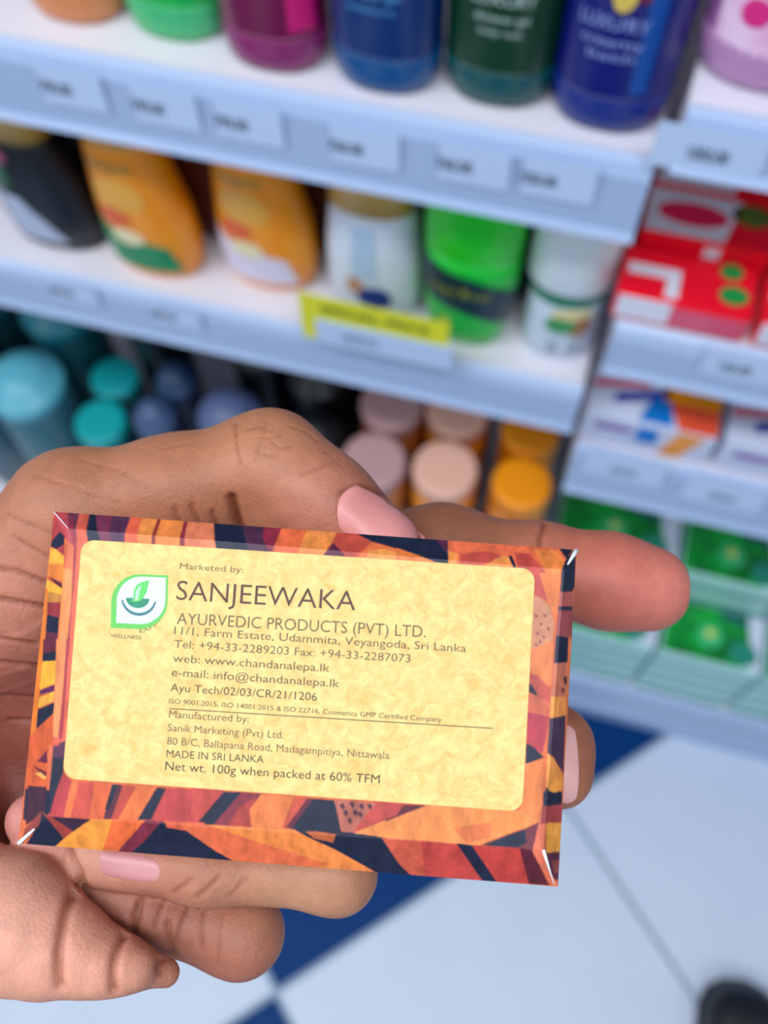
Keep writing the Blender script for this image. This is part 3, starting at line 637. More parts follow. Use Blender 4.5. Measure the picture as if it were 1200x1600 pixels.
# ------------------------------------------------------------------ soap carton in the hand
BOXM = Matrix(((0.980606,-0.172632,0.092792,-0.027021),(0.194225,0.919349,-0.342160,-0.412481),(-0.026240,0.353547,0.935049,1.457641),(0.000000,0.000000,0.000000,1.000000)))
MM = 0.001
W2, H2, ZF, TB = 45.0, 27.890, 3.0, -14.0
INN = [(-41.12, 25.01), (42.61, 24.26), (41.76, -21.47), (-39.51, -22.44)]
OUT = [(-W2, H2), (W2, H2), (W2, -H2), (-W2, -H2)]
ART = [((200,78,86),[(-45.0,27.9),(-42.1,28.0),(-40.1,23.9),(-39.5,17.1),(-41.4,17.0),(-41.6,23.1)]),((112,52,80),[(-42.6,28.0),(-40.4,28.0),(-39.4,23.0),(-38.9,17.2),(-39.6,17.1),(-40.0,22.9)]),((226,100,78),[(-40.6,28.0),(-38.6,28.0),(-37.6,22.6),(-38.0,17.2),(-38.9,17.2),(-39.4,23.0)]),((28,36,62),[(-38.9,28.1),(-37.7,28.0),(-35.3,23.1),(-37.6,23.0)]),((128,52,84),[(-37.8,28.1),(-34.6,28.0),(-33.0,23.3),(-35.3,23.1)]),((90,50,82),[(-34.9,28.0),(-31.6,28.0),(-31.3,23.3),(-33.7,23.3)]),((238,100,70),[(-31.7,28.0),(-28.9,28.1),(-28.6,23.2),(-31.4,23.3)]),((252,150,75),[(-29.7,28.1),(-26.8,28.0),(-26.7,23.3),(-29.2,23.3)]),((150,50,50),[(-27.0,28.0),(-26.4,28.0),(-26.1,23.4),(-26.9,23.3)]),((248,140,70),[(-26.4,28.0),(-22.4,28.1),(-22.0,23.4),(-26.2,23.3)]),((150,45,60),[(-22.4,28.1),(-21.5,28.1),(-20.9,23.3),(-22.1,23.3)]),((238,132,92),[(-21.8,28.1),(-17.3,28.2),(-15.8,23.3),(-21.2,23.3)]),((28,36,62),[(-17.4,28.3),(-14.5,28.2),(-13.5,23.4),(-15.8,23.3)]),((28,36,62),[(-16.7,28.1),(-8.6,28.1),(-7.8,23.4),(-15.6,23.3)]),((80,45,72),[(-12.5,28.1),(-7.5,28.0),(-8.2,26.1),(-6.6,23.6),(-10.2,23.3)]),((150,45,68),[(-8.6,28.2),(-5.0,28.1),(-6.2,23.5),(-6.9,23.6),(-8.4,26.0)]),((240,110,68),[(-5.5,28.1),(-0.1,28.2),(-1.0,23.6),(-6.4,23.5)]),((252,150,75),[(-1.2,28.2),(4.2,28.3),(2.3,23.6),(-2.1,23.6)]),((208,82,66),[(3.9,28.3),(6.8,28.4),(10.1,26.5),(8.7,23.6),(4.3,23.6),(3.5,26.0)]),((100,40,70),[(3.6,26.0),(5.8,24.0),(5.7,23.5),(2.1,23.6)]),((28,36,62),[(6.1,28.5),(16.4,28.3),(16.6,25.2),(13.3,26.0),(10.0,26.7)]),((240,118,70),[(9.9,26.5),(13.3,26.0),(16.6,25.1),(16.7,23.6),(7.8,23.6)]),((252,160,82),[(9.6,25.1),(12.5,25.6),(15.3,24.7),(15.4,23.7),(9.5,23.6)]),((28,36,62),[(14.2,28.3),(21.0,28.4),(23.2,25.6),(23.3,23.6),(21.3,23.8),(14.4,25.9)]),((248,135,70),[(14.4,25.9),(18.0,24.9),(21.3,23.8),(21.3,23.5),(14.6,23.4)]),((90,40,70),[(20.5,28.5),(23.2,28.4),(23.2,25.3)]),((238,112,74),[(23.0,28.4),(42.0,28.6),(43.1,26.4),(42.1,24.0),(42.3,21.0),(38.1,20.7),(37.4,22.5),(35.5,24.1),(23.2,23.5)]),((205,82,70),[(25.2,25.7),(29.6,26.5),(32.3,26.0),(29.0,23.9),(25.0,23.6)]),((250,150,75),[(23.1,26.1),(24.7,25.7),(24.7,24.0),(23.2,23.9)]),((250,150,80),[(29.0,23.9),(32.3,25.9),(33.5,25.8),(34.3,23.9)]),((205,78,70),[(34.3,26.6),(36.9,26.6),(39.5,23.5),(40.5,20.9),(37.9,20.7),(37.3,22.5),(34.9,24.0)]),((250,140,70),[(37.5,27.5),(41.6,27.5),(42.8,25.9),(41.9,23.7),(42.0,21.0),(40.5,20.9),(39.5,23.8)]),((28,36,62),[(33.2,26.0),(33.9,26.0),(34.6,23.9),(34.1,23.9)]),((28,36,62),[(41.7,28.4),(44.8,28.4),(43.1,26.2)]),((205,80,75),[(37.4,23.3),(38.7,23.2),(41.1,19.1),(39.5,19.0),(37.6,19.9)]),((245,130,68),[(38.4,23.4),(42.0,23.7),(42.0,20.5),(41.7,15.9),(40.3,18.5)]),((215,142,108),[(37.6,19.3),(38.4,19.5),(40.6,18.0),(41.4,15.1),(41.4,11.9),(37.9,10.4)]),((130,62,70),[(38.1,16.2),(38.3,16.6),(38.6,16.2),(38.4,15.8)]),((130,62,70),[(39.0,14.9),(39.2,15.3),(39.5,14.9),(39.3,14.6)]),((130,62,70),[(39.5,16.3),(39.8,16.7),(40.1,16.3),(39.9,16.0)]),((130,62,70),[(38.5,13.3),(38.7,13.7),(39.0,13.3),(38.8,13.0)]),((130,62,70),[(39.6,12.9),(39.8,13.2),(40.1,12.8),(39.9,12.5)]),((130,62,70),[(38.4,11.5),(38.6,11.8),(38.9,11.4),(38.7,11.1)]),((130,62,70),[(40.3,14.2),(40.5,14.6),(40.8,14.2),(40.6,13.9)]),((130,62,70),[(39.0,12.0),(39.2,12.4),(39.5,12.0),(39.3,11.7)]),((240,135,80),[(37.8,10.6),(41.4,12.5),(41.5,4.9),(37.8,5.9)]),((205,85,75),[(37.8,6.7),(39.2,6.5),(41.5,4.3),(41.5,2.2),(39.1,3.2),(37.8,4.3)]),((28,36,62),[(37.8,5.0),(38.3,4.9),(39.4,3.3),(39.1,3.2),(37.8,3.7)]),((222,108,82),[(37.9,3.3),(39.1,3.2),(41.5,2.2),(41.4,-0.1),(38.0,0.1)]),((188,62,78),[(37.9,0.4),(41.4,-0.1),(41.2,-3.5),(40.7,-6.1),(38.1,-4.9)]),((28,36,62),[(38.0,-4.7),(39.1,-5.1),(41.0,-6.7),(38.0,-8.1)]),((242,135,75),[(38.0,-8.0),(40.9,-7.0),(41.1,-14.1),(41.0,-18.7),(38.1,-18.9),(37.8,-13.8)]),((240,135,75),[(37.2,-10.8),(40.9,-10.5),(40.8,-17.1),(37.6,-15.7)]),((196,72,72),[(13.3,-15.9),(22.4,-15.9),(13.6,-20.1)]),((96,36,52),[(18.6,-16.1),(22.4,-15.9),(13.6,-20.3),(13.5,-19.8),(17.6,-17.8)]),((246,145,78),[(13.6,-20.0),(22.5,-15.8),(37.8,-15.5),(40.8,-17.1),(35.8,-19.4),(31.0,-21.6),(13.7,-21.6)]),((232,120,70),[(26.9,-19.2),(32.9,-17.7),(33.1,-20.1),(29.3,-21.4)]),((120,52,66),[(31.5,-21.5),(35.6,-19.6),(38.6,-18.3),(40.8,-17.1),(41.1,-18.7),(40.1,-21.9),(37.3,-21.6)]),((28,36,62),[(35.9,-19.6),(38.6,-18.5),(39.0,-20.5),(37.6,-21.4),(32.1,-21.5)]),((230,118,88),[(40.8,-17.1),(41.1,-13.8),(41.7,-14.5),(42.2,-22.8),(44.9,-27.5),(43.9,-27.7),(40.0,-21.9)]),((28,36,62),[(43.1,26.2),(44.8,28.1),(45.0,21.3),(42.2,21.0),(42.1,24.1)]),((28,36,62),[(42.1,23.7),(44.6,23.9),(44.7,20.8),(42.1,20.3)]),((188,95,88),[(42.1,20.5),(44.7,20.7),(44.9,18.1),(42.0,17.9)]),((60,45,68),[(41.9,18.1),(44.8,18.3),(44.9,17.5),(41.9,17.3)]),((165,78,80),[(41.9,17.4),(45.0,17.6),(45.3,13.2),(41.8,13.0)]),((28,36,62),[(41.8,13.3),(44.3,13.0),(44.5,8.7),(41.7,8.7)]),((212,120,92),[(41.7,8.7),(44.8,8.9),(44.9,3.0),(41.6,3.3)]),((70,40,60),[(43.7,6.5),(44.4,6.6),(44.7,5.5),(44.0,5.1)]),((120,60,70),[(43.3,4.6),(44.0,4.7),(44.1,3.9),(43.6,3.8)]),((250,158,78),[(41.6,3.3),(44.9,3.1),(44.7,0.1),(41.6,-0.4)]),((76,52,78),[(41.5,-0.3),(44.8,0.1),(45.1,-9.8),(44.1,-8.5),(41.5,-6.1)]),((248,158,78),[(41.5,-6.0),(42.6,-6.6),(45.0,-10.2),(44.7,-12.4),(41.6,-11.5)]),((28,36,62),[(41.3,-12.3),(41.7,-11.5),(44.7,-12.5),(44.9,-14.7),(41.3,-14.7)]),((168,68,72),[(41.2,-14.6),(44.9,-14.6),(45.0,-17.6),(41.1,-17.3)]),((255,168,72),[(42.0,-17.2),(45.0,-17.5),(45.0,-19.6),(42.1,-19.1)]),((235,125,75),[(44.3,12.6),(45.1,12.6),(45.4,-3.4),(45.9,-20.3),(45.1,-20.1),(44.7,-3.3)]),((252,165,72),[(41.6,-10.2),(44.5,-10.4),(44.4,-12.1),(43.5,-12.6),(42.1,-12.0)]),((28,36,62),[(41.2,-12.4),(42.1,-12.2),(44.8,-12.7),(44.9,-14.5),(41.3,-14.6)]),((168,68,72),[(41.1,-14.5),(44.9,-14.5),(45.1,-17.7),(41.3,-17.3)]),((255,170,72),[(42.1,-17.2),(45.5,-17.6),(45.8,-22.4),(42.4,-22.0)]),((96,42,66),[(42.2,-22.0),(45.8,-22.3),(45.9,-27.0),(44.3,-26.7),(42.7,-24.3)]),((150,72,70),[(43.5,-23.5),(45.2,-23.5),(45.4,-25.8),(44.0,-25.5)]),((28,36,62),[(-39.8,-12.7),(-37.9,-12.5),(-37.7,-16.3),(-39.4,-22.2),(-40.4,-22.3)]),((196,66,72),[(-37.8,-15.2),(-36.5,-16.2),(-35.9,-16.5),(-36.8,-22.6),(-39.7,-22.5)]),((242,118,68),[(-36.2,-16.4),(-35.0,-16.5),(-35.6,-22.6),(-37.0,-22.5)]),((215,85,70),[(-35.1,-16.5),(-32.2,-16.4),(-32.6,-22.3),(-35.8,-22.6)]),((238,108,66),[(-32.4,-16.4),(-29.4,-16.4),(-30.1,-22.1),(-32.8,-22.3)]),((96,42,62),[(-29.5,-16.4),(-27.5,-16.5),(-29.0,-22.0),(-30.4,-22.2)]),((28,36,62),[(-29.5,-16.5),(-28.5,-16.5),(-29.6,-20.6),(-30.3,-20.6)]),((196,75,62),[(-27.7,-16.5),(-24.7,-16.5),(-26.8,-21.9),(-29.1,-22.1)]),((240,120,66),[(-25.5,-16.5),(-21.8,-16.4),(-24.6,-21.8),(-27.9,-22.0)]),((28,36,62),[(-22.1,-16.4),(-20.4,-16.4),(-22.5,-21.7),(-24.8,-21.8)]),((196,70,70),[(-20.5,-16.4),(-14.2,-16.1),(-13.7,-21.4),(-22.6,-21.8)]),((206,78,72),[(-16.3,-15.9),(-10.9,-16.0),(-14.7,-21.8),(-15.8,-21.8)]),((28,36,62),[(-11.0,-16.2),(-8.0,-16.1),(-12.2,-21.7),(-15.0,-21.7)]),((140,50,66),[(-8.1,-16.1),(-4.7,-16.1),(-6.0,-21.6),(-12.3,-21.7)]),((176,66,60),[(-8.1,-18.4),(-5.7,-16.6),(-5.8,-21.5),(-10.0,-21.7)]),((243,130,72),[(-4.9,-16.2),(-1.5,-16.1),(1.2,-16.3),(2.1,-17.6),(0.0,-21.2),(-6.0,-21.6),(-6.5,-18.8)]),((212,88,66),[(0.6,-16.2),(3.3,-16.2),(1.0,-20.2),(-0.3,-21.2),(-1.0,-21.3)]),((110,42,62),[(2.8,-16.2),(4.2,-16.2),(1.3,-21.2),(-0.4,-21.2)]),((28,36,62),[(3.8,-16.2),(7.4,-16.2),(8.7,-21.1),(0.5,-21.4)]),((190,105,90),[(7.1,-16.1),(14.3,-16.1),(12.0,-19.0),(10.8,-21.3),(8.8,-20.9)]),((84,36,56),[(8.1,-16.9),(8.7,-16.5),(9.1,-17.2),(8.7,-17.7)]),((84,36,56),[(9.7,-16.5),(10.2,-16.1),(10.6,-16.8),(10.3,-17.3)]),((84,36,56),[(11.3,-16.7),(11.8,-16.3),(12.2,-16.9),(11.8,-17.5)]),((84,36,56),[(12.6,-16.6),(13.1,-16.2),(13.5,-16.8),(13.2,-17.4)]),((84,36,56),[(8.7,-17.9),(9.3,-17.5),(9.7,-18.1),(9.3,-18.7)]),((84,36,56),[(10.3,-17.8),(10.8,-17.4),(11.3,-18.0),(10.9,-18.6)]),((84,36,56),[(9.5,-19.1),(10.0,-18.7),(10.4,-19.4),(10.1,-19.9)]),((84,36,56),[(11.1,-18.0),(11.6,-17.6),(12.1,-18.2),(11.7,-18.8)]),((196,76,68),[(14.1,-16.1),(15.6,-15.8),(15.8,-18.6),(10.5,-21.3),(11.9,-19.1)]),((248,148,78),[(10.5,-21.4),(15.8,-18.7),(16.0,-21.8)]),((28,36,62),[(-40.5,-22.2),(-39.7,-22.6),(-37.1,-26.4),(-39.1,-28.7),(-44.4,-29.0),(-41.6,-24.6)]),((165,66,60),[(-40.1,-22.2),(-38.9,-22.4),(-35.3,-24.9),(-37.1,-26.5)]),((60,40,62),[(-39.0,-22.4),(-32.2,-22.3),(-35.4,-24.9)]),((252,158,66),[(-32.4,-22.3),(-28.4,-22.1),(-29.8,-28.0),(-39.5,-28.6),(-36.9,-26.0)]),((242,112,60),[(-28.9,-22.1),(-23.3,-21.8),(-26.2,-25.3),(-28.8,-28.7),(-30.9,-28.1)]),((130,45,66),[(-23.5,-21.8),(-20.2,-21.8),(-23.8,-25.7),(-26.6,-28.9),(-28.9,-28.7)]),((28,36,62),[(-20.8,-21.8),(-16.6,-23.1),(-13.7,-25.1),(-13.7,-29.0),(-27.2,-29.0),(-23.8,-25.7)]),((225,100,72),[(-20.0,-21.7),(-13.7,-21.4),(-13.7,-25.1),(-16.3,-23.1),(-20.0,-22.7)]),((28,36,62),[(-16.8,-22.9),(-15.8,-23.8),(-11.8,-26.4),(-7.0,-28.7),(-15.8,-29.0),(-16.9,-28.9)]),((236,112,72),[(-17.9,-21.8),(1.1,-21.4),(5.4,-23.1),(2.9,-28.4),(-7.3,-28.8),(-11.8,-26.4),(-15.8,-23.7)]),((250,142,72),[(-13.1,-21.7),(1.1,-21.4),(7.8,-24.3),(16.0,-28.2),(15.7,-28.7),(2.9,-28.7),(6.9,-27.1),(-2.5,-24.7)]),((28,36,62),[(1.1,-21.4),(7.9,-21.0),(16.0,-21.5),(16.5,-28.8),(7.8,-24.3),(4.3,-22.9)]),((205,105,62),[(2.9,-21.5),(4.7,-21.4),(7.9,-21.6),(7.5,-23.1),(4.3,-22.6)]),((28,36,62),[(13.7,-21.6),(15.5,-21.6),(18.6,-26.1),(21.4,-28.5),(15.8,-28.8),(14.1,-27.5)]),((210,92,70),[(15.4,-21.6),(22.6,-21.5),(23.5,-28.7),(21.2,-28.5),(18.6,-26.1)]),((198,70,64),[(21.8,-21.5),(27.9,-21.6),(32.9,-28.3),(23.2,-28.7)]),((28,36,62),[(27.6,-21.5),(30.2,-21.6),(35.2,-28.2),(32.8,-28.3)]),((202,68,62),[(30.1,-21.6),(35.9,-21.5),(38.2,-21.6),(40.9,-27.6),(35.1,-28.2)]),((96,32,50),[(37.9,-21.5),(40.0,-21.8),(43.6,-27.8),(40.2,-27.8)]),((180,62,66),[(-44.7,27.5),(-41.7,23.6),(-42.0,23.5),(-42.9,24.5),(-44.6,22.7),(-45.4,25.7)]),((28,36,62),[(-43.1,24.5),(-41.9,23.7),(-41.8,22.4),(-43.4,21.4),(-44.9,21.9),(-44.8,22.8)]),((185,66,70),[(-43.4,21.5),(-41.7,22.4),(-41.6,20.5),(-42.1,20.5)]),((255,180,66),[(-44.9,21.6),(-43.6,21.4),(-41.5,20.4),(-41.4,19.0),(-44.9,18.8)]),((240,135,60),[(-44.8,18.9),(-41.4,19.1),(-41.2,16.5),(-41.9,16.1),(-45.0,17.0)]),((96,36,52),[(-44.7,16.7),(-43.8,16.5),(-41.2,15.7),(-41.2,14.8),(-42.2,15.2)]),((255,185,62),[(-45.1,16.2),(-43.7,15.8),(-41.1,14.8),(-41.3,13.8),(-43.1,13.4),(-45.0,14.4)]),((210,140,70),[(-44.8,14.2),(-41.3,13.9),(-41.2,12.6),(-44.3,12.4)]),((160,56,62),[(-44.6,12.3),(-41.2,12.6),(-41.1,10.0),(-44.1,10.2)]),((28,36,62),[(-44.2,10.3),(-41.3,10.0),(-41.2,7.2),(-44.0,7.4)]),((108,44,66),[(-44.1,7.5),(-41.2,7.3),(-40.9,4.2),(-44.1,3.8)]),((235,128,50),[(-45.3,14.7),(-44.5,14.7),(-44.1,10.8),(-43.8,3.9),(-45.4,3.7)]),((238,120,76),[(-41.7,23.5),(-39.9,22.0),(-39.6,18.1),(-41.2,18.0)]),((250,148,84),[(-41.4,18.2),(-39.6,18.3),(-39.4,13.5),(-39.4,8.9),(-39.3,4.2),(-40.9,4.0),(-41.3,14.1)]),((170,50,66),[(-41.7,27.6),(-39.4,23.1),(-39.3,19.7),(-39.1,10.4),(-38.9,4.2),(-39.3,4.2),(-39.4,13.5),(-39.9,22.0)]),((234,108,78),[(-39.5,23.1),(-38.1,22.3),(-38.0,15.2),(-37.6,4.3),(-39.0,4.2),(-39.1,10.4),(-39.3,19.7)]),((110,42,62),[(-44.4,6.1),(-41.1,6.5),(-41.1,4.2),(-44.2,3.5)]),((28,36,62),[(-44.2,3.7),(-41.0,4.4),(-41.0,2.7),(-44.1,2.3)]),((255,182,60),[(-45.0,2.2),(-40.9,2.9),(-40.8,0.7),(-40.9,-0.9),(-43.7,-2.3),(-44.7,-1.6)]),((96,40,90),[(-43.8,-2.4),(-40.8,-1.1),(-40.7,-2.1),(-43.8,-3.2)]),((250,180,70),[(-44.2,-3.8),(-40.7,-2.2),(-40.9,-3.9),(-44.1,-5.5)]),((28,36,62),[(-43.9,-5.6),(-40.5,-4.0),(-40.5,-5.8),(-44.0,-9.1)]),((222,98,56),[(-45.0,-9.3),(-43.9,-9.0),(-40.5,-5.8),(-40.0,-12.0),(-39.7,-18.3),(-44.8,-18.9)]),((235,125,45),[(-45.3,6.1),(-44.3,6.1),(-44.0,2.2),(-44.0,-3.4),(-43.8,-8.9),(-44.9,-10.1)]),((110,40,66),[(-42.9,-14.1),(-41.1,-11.9),(-40.7,-14.0)]),((110,40,60),[(-43.6,-14.9),(-40.7,-15.4),(-40.7,-16.2),(-42.1,-15.8)]),((250,178,90),[(-43.2,-16.1),(-42.0,-15.7),(-40.7,-16.2),(-40.9,-16.7)]),((236,118,82),[(-40.9,-10.9),(-39.8,-11.0),(-39.4,-18.1),(-40.2,-18.2)]),((52,42,66),[(-44.8,-18.9),(-40.0,-18.2),(-40.6,-23.3),(-44.6,-24.0)]),((248,148,90),[(-41.4,6.4),(-39.3,6.6),(-39.2,-1.0),(-39.1,-9.6),(-40.2,-9.7),(-40.6,-2.9)]),((178,55,70),[(-39.5,6.6),(-38.9,6.7),(-38.7,-0.9),(-38.4,-9.5),(-38.8,-10.7),(-39.2,-9.4),(-39.2,-2.8)]),((236,106,80),[(-38.9,6.6),(-37.8,6.7),(-37.8,-2.7),(-37.8,-9.7),(-38.4,-9.7),(-38.8,-0.9)]),((96,48,80),[(-39.9,-11.1),(-39.2,-10.7),(-37.9,-10.0),(-37.8,-12.9),(-39.8,-13.1)]),((236,100,80),[(-40.2,-9.5),(-38.7,-9.9),(-39.1,-11.0),(-39.9,-10.9)]),((28,36,62),[(-39.8,-12.9),(-37.9,-12.8),(-38.2,-15.5),(-39.2,-21.9),(-40.1,-22.0),(-39.8,-17.4)]),((70,38,58),[(-44.3,-18.3),(-40.4,-17.8),(-40.5,-22.1),(-43.9,-24.7)]),((150,66,62),[(-40.8,-21.7),(-41.2,-24.3),(-44.6,-28.1),(-44.0,-25.3)])]
held = thing('held_soap_carton', 'soap carton printed with sandalwood sticks and a cream label, held in the hand', 'soap box')
held.matrix_world = BOXM

def to_lin(c):
    c = c / 255.0
    return np.where(c <= 0.04045, c / 12.92, ((c + 0.055) / 1.055) ** 2.4)

def paint(xy, side=None):
    n = len(xy)
    col = np.tile(np.array([226, 112, 66], float), (n, 1))
    x, y = xy[:, 0], xy[:, 1]
    for c, poly in ART:
        px = [p[0] for p in poly]; py = [p[1] for p in poly]
        idx = np.where((x >= min(px)) & (x <= max(px)) & (y >= min(py)) & (y <= max(py)))[0]
        if len(idx) == 0:
            continue
        X, Y = x[idx], y[idx]
        ins = np.zeros(len(idx), bool)
        m = len(poly)
        for i in range(m):
            x1, y1 = poly[i]; x2, y2 = poly[(i + 1) % m]
            if y1 == y2:
                continue
            cr = ((y1 > Y) != (y2 > Y)) & (X < (x2 - x1) * (Y - y1) / (y2 - y1) + x1)
            ins ^= cr
        col[idx[ins]] = c
    return col
def art_material():
    m = bpy.data.materials.new('printed_wood_sticks')
    m.use_nodes = True
    nt = m.node_tree; L = nt.links.new
    b = nt.nodes['Principled BSDF']
    at = nt.nodes.new('ShaderNodeVertexColor'); at.layer_name = 'print'
    tc = nt.nodes.new('ShaderNodeTexCoord')
    mp = nt.nodes.new('ShaderNodeMapping')
    mp.inputs['Scale'].default_value = (1.0, 0.45, 1); mp.inputs['Rotation'].default_value = (0, 0, 0.5)
    L(tc.outputs['Object'], mp.inputs[0])
    nz = nt.nodes.new('ShaderNodeTexNoise'); nz.inputs['Scale'].default_value = 420; nz.inputs['Detail'].default_value = 5; nz.inputs['Roughness'].default_value = .65
    L(mp.outputs[0], nz.inputs['Vector'])
    rp = nt.nodes.new('ShaderNodeMapRange'); rp.inputs[1].default_value = .3; rp.inputs[2].default_value = .7; rp.inputs[3].default_value = .52; rp.inputs[4].default_value = 1.0
    L(nz.outputs[0], rp.inputs[0])
    mx = nt.nodes.new('ShaderNodeMix'); mx.data_type = 'RGBA'; mx.blend_type = 'MULTIPLY'; mx.inputs[0].default_value = 1
    L(at.outputs[0], mx.inputs[6])
    cb = nt.nodes.new('ShaderNodeCombineColor')
    L(rp.outputs[0], cb.inputs[0]); L(rp.outputs[0], cb.inputs[1]); L(rp.outputs[0], cb.inputs[2])
    L(cb.outputs[0], mx.inputs[7])
    L(mx.outputs[2], b.inputs['Base Color'])
    b.inputs['Roughness'].default_value = 0.42
    b.inputs['Coat Weight'].default_value = 0.0
    b.inputs['Specular IOR Level'].default_value = 0.3
    b.inputs['Coat Roughness'].default_value = .25
    return m
def printed_carton():
    vs, fs, cols, base = [], [], [], 0
    def quad(a, b, c, d, nu, nv, sag=0.0, fold=None):
        """a b c d corners in order; u along a->b, v along a->d"""
        nonlocal base
        a, b, c, d = [np.array(p, float) for p in (a, b, c, d)]
        u = np.linspace(0, 1, nu + 1)[None, :, None]; v = np.linspace(0, 1, nv + 1)[:, None, None]
        P = (a * (1 - u) + b * u) * (1 - v) + (d * (1 - u) + c * u) * v
        if sag:
            P = P.copy(); P[..., 2] -= (sag * (4 * v * (1 - v)))[..., 0]
        P = P.reshape(-1, 3)
        q = P[:, :2] if fold is None else fold(P)
        vs.append(P); cols.append(sum(to_lin(paint(q + np.array(d) * .085)) for d in ((1, .4), (-.4, 1), (-1, -.4), (.4, -1))) / 4)
        i = np.arange(nv)[:, None] * (nu + 1) + np.arange(nu)[None, :] + base
        fs.append(np.stack([i, i + nu + 1, i + nu + 2, i + 1], -1).reshape(-1, 4))
        base += len(P)
    I = [(x, y, ZF) for x, y in INN]; O = [(x, y, 0) for x, y in OUT]
    quad(I[0], I[1], I[2], I[3], 560, 320)
    quad(O[0], O[1], I[1], I[0], 600, 24)
    quad(I[3], I[2], O[2], O[3], 600, 48)
    quad(O[0], I[0], I[3], O[3], 40, 480)
    quad(I[1], O[1], O[2], I[2], 32, 480)
    B = [(x * .985, y * .985, TB) for x, y in OUT]
    quad(B[0], B[1], O[1], O[0], 90, 6, fold=lambda P: np.stack([P[:, 0], 28.5 + (P[:, 2]) * .9], -1))
    quad(O[3], O[2], B[2], B[3], 90, 6, fold=lambda P: np.stack([P[:, 0], -25.5 - (P[:, 2]) * .3], -1))
    quad(B[0], O[0], O[3], B[3], 6, 60, fold=lambda P: np.stack([-44 - P[:, 2] * .3, P[:, 1]], -1))
    quad(O[1], B[1], B[2], O[2], 6, 60, fold=lambda P: np.stack([44 + P[:, 2] * .3, P[:, 1]], -1))
    quad(B[1], B[0], B[3], B[2], 90, 60, fold=lambda P: np.stack([P[:, 0], np.abs(P[:, 1]) - 50 + 0 * P[:, 0]], -1))
    V = np.concatenate(vs) * MM; F = np.concatenate(fs); CO = np.concatenate(cols)
    me = bpy.data.meshes.new('carton_shell')
    me.vertices.add(len(V)); me.vertices.foreach_set('co', V.astype(np.float32).ravel())
    me.loops.add(F.size); me.loops.foreach_set('vertex_index', F.astype(np.int32).ravel())
    me.polygons.add(len(F)); me.polygons.foreach_set('loop_start', np.arange(0, F.size, 4, dtype=np.int32)); me.polygons.foreach_set('loop_total', np.full(len(F), 4, dtype=np.int32))
    me.update(calc_edges=True)
    ca = me.color_attributes.new('print', 'FLOAT_COLOR', 'POINT')
    lc = np.concatenate([CO, np.ones((len(CO), 1))], 1).astype(np.float32)
    ca.data.foreach_set('color', lc.ravel())
    return link('carton_shell', me, art_material(), held)
printed_carton()

def strip(name, pts, w, m, z=0.0):
    """thin raised line along box-local points (x, y, z) in mm"""
    bm = bmesh.new()
    rings = []
    n = len(pts)
    for i, p in enumerate(pts):
        a = Vector(pts[max(0, i - 1)]); b = Vector(pts[min(n - 1, i + 1)])
        d = (b - a).normalized(); s = d.cross(Vector((0, 0, 1))).normalized(); u = s.cross(d)
        r = w if isinstance(w, (int, float)) else w[i]
        rings.append([bm.verts.new((Vector(p) + s * r * math.cos(q) + u * r * .6 * math.sin(q)) * MM) for q in [k * PI / 3 for k in range(6)]])
    for A, B in zip(rings, rings[1:]):
        for k in range(6):
            bm.faces.new((A[k], A[(k + 1) % 6], B[(k + 1) % 6], B[k]))
    bm.faces.new(rings[0][::-1]); bm.faces.new(rings[-1])
    me = bpy.data.meshes.new(name); bm.to_mesh(me); bm.free()
    return link(name, me, m, held, smooth=True)
M_worn = mat('worn_white_paper', (235, 235, 240), .6)
for i, (w0, w1, frac) in enumerate(((.12, .04, 1.0), (.42, .12, .75), (.12, .30, 1.0), (.38, .15, .55))):
    o = Vector((*OUT[i], 0)); n = Vector((*INN[i], ZF))
    if i == 2:
        pts = [o.lerp(n, f) + Vector((-.6, 0.2, 0)) * (1 - f) for f in (0.02, .3, .6, 1.0)]
    else:
        pts = [o.lerp(n, f * frac) for f in (0.0, .3, .6, 1.0)]
    strip('worn_corner_crease', [tuple(p + Vector((0, 0, .08))) for p in pts], [w0, w0 * .8, (w0 + w1) / 2, w1], M_worn)

# label
LB = [(-38.65, 23.34), (37.71, 24.0), (37.97, -15.65), (-37.74, -16.12)]
def rounded(quad, r, n=8):
    out = []
    for i in range(4):
        p = Vector(quad[i]); a = (Vector(quad[i - 1]) - p).normalized(); b = (Vector(quad[(i + 1) % 4]) - p).normalized()
        c = p + (a + b) * r
        for k in range(n + 1):
            th = (PI / 2) * k / n
            out.append(c - b * r * math.cos(th) - a * r * math.sin(th))
    return out
M_label = mat('parchment_label', (238, 211, 138), 0.6, rgb2=(206, 160, 76), nscale=420)
nt = M_label.node_tree
for nd in nt.nodes:
    if nd.type == 'TEX_NOISE':
        nd.inputs['Detail'].default_value = 6; nd.inputs['Roughness'].default_value = .7; nd.inputs['Distortion'].default_value = .8
    if nd.type == 'MAP_RANGE':
        nd.inputs[1].default_value = .32; nd.inputs[2].default_value = .78
ol = rounded(LB, 2.2)
ol = [p for p in ol]
def plate(name, pts, z, th, m, parent=held):
    n = len(pts)
    vs = [(p[0] * MM, p[1] * MM, z * MM) for p in pts] + [(p[0] * MM, p[1] * MM, (z + th) * MM) for p in pts]
    fs = [tuple(range(n)), tuple(range(n, 2 * n))] + [(i, (i + 1) % n, n + (i + 1) % n, n + i) for i in range(n)]
    me = pymesh(name, vs, fs)
    bm = bmesh.new(); bm.from_mesh(me); bmesh.ops.recalc_face_normals(bm, faces=bm.faces[:]); bm.to_mesh(me); bm.free()
    return link(name, me, m, parent)
label = plate('paper_label', ol, ZF + .01, .05, M_label)
label['label'] = 'cream parchment label with rounded corners'
ZL = ZF + .075
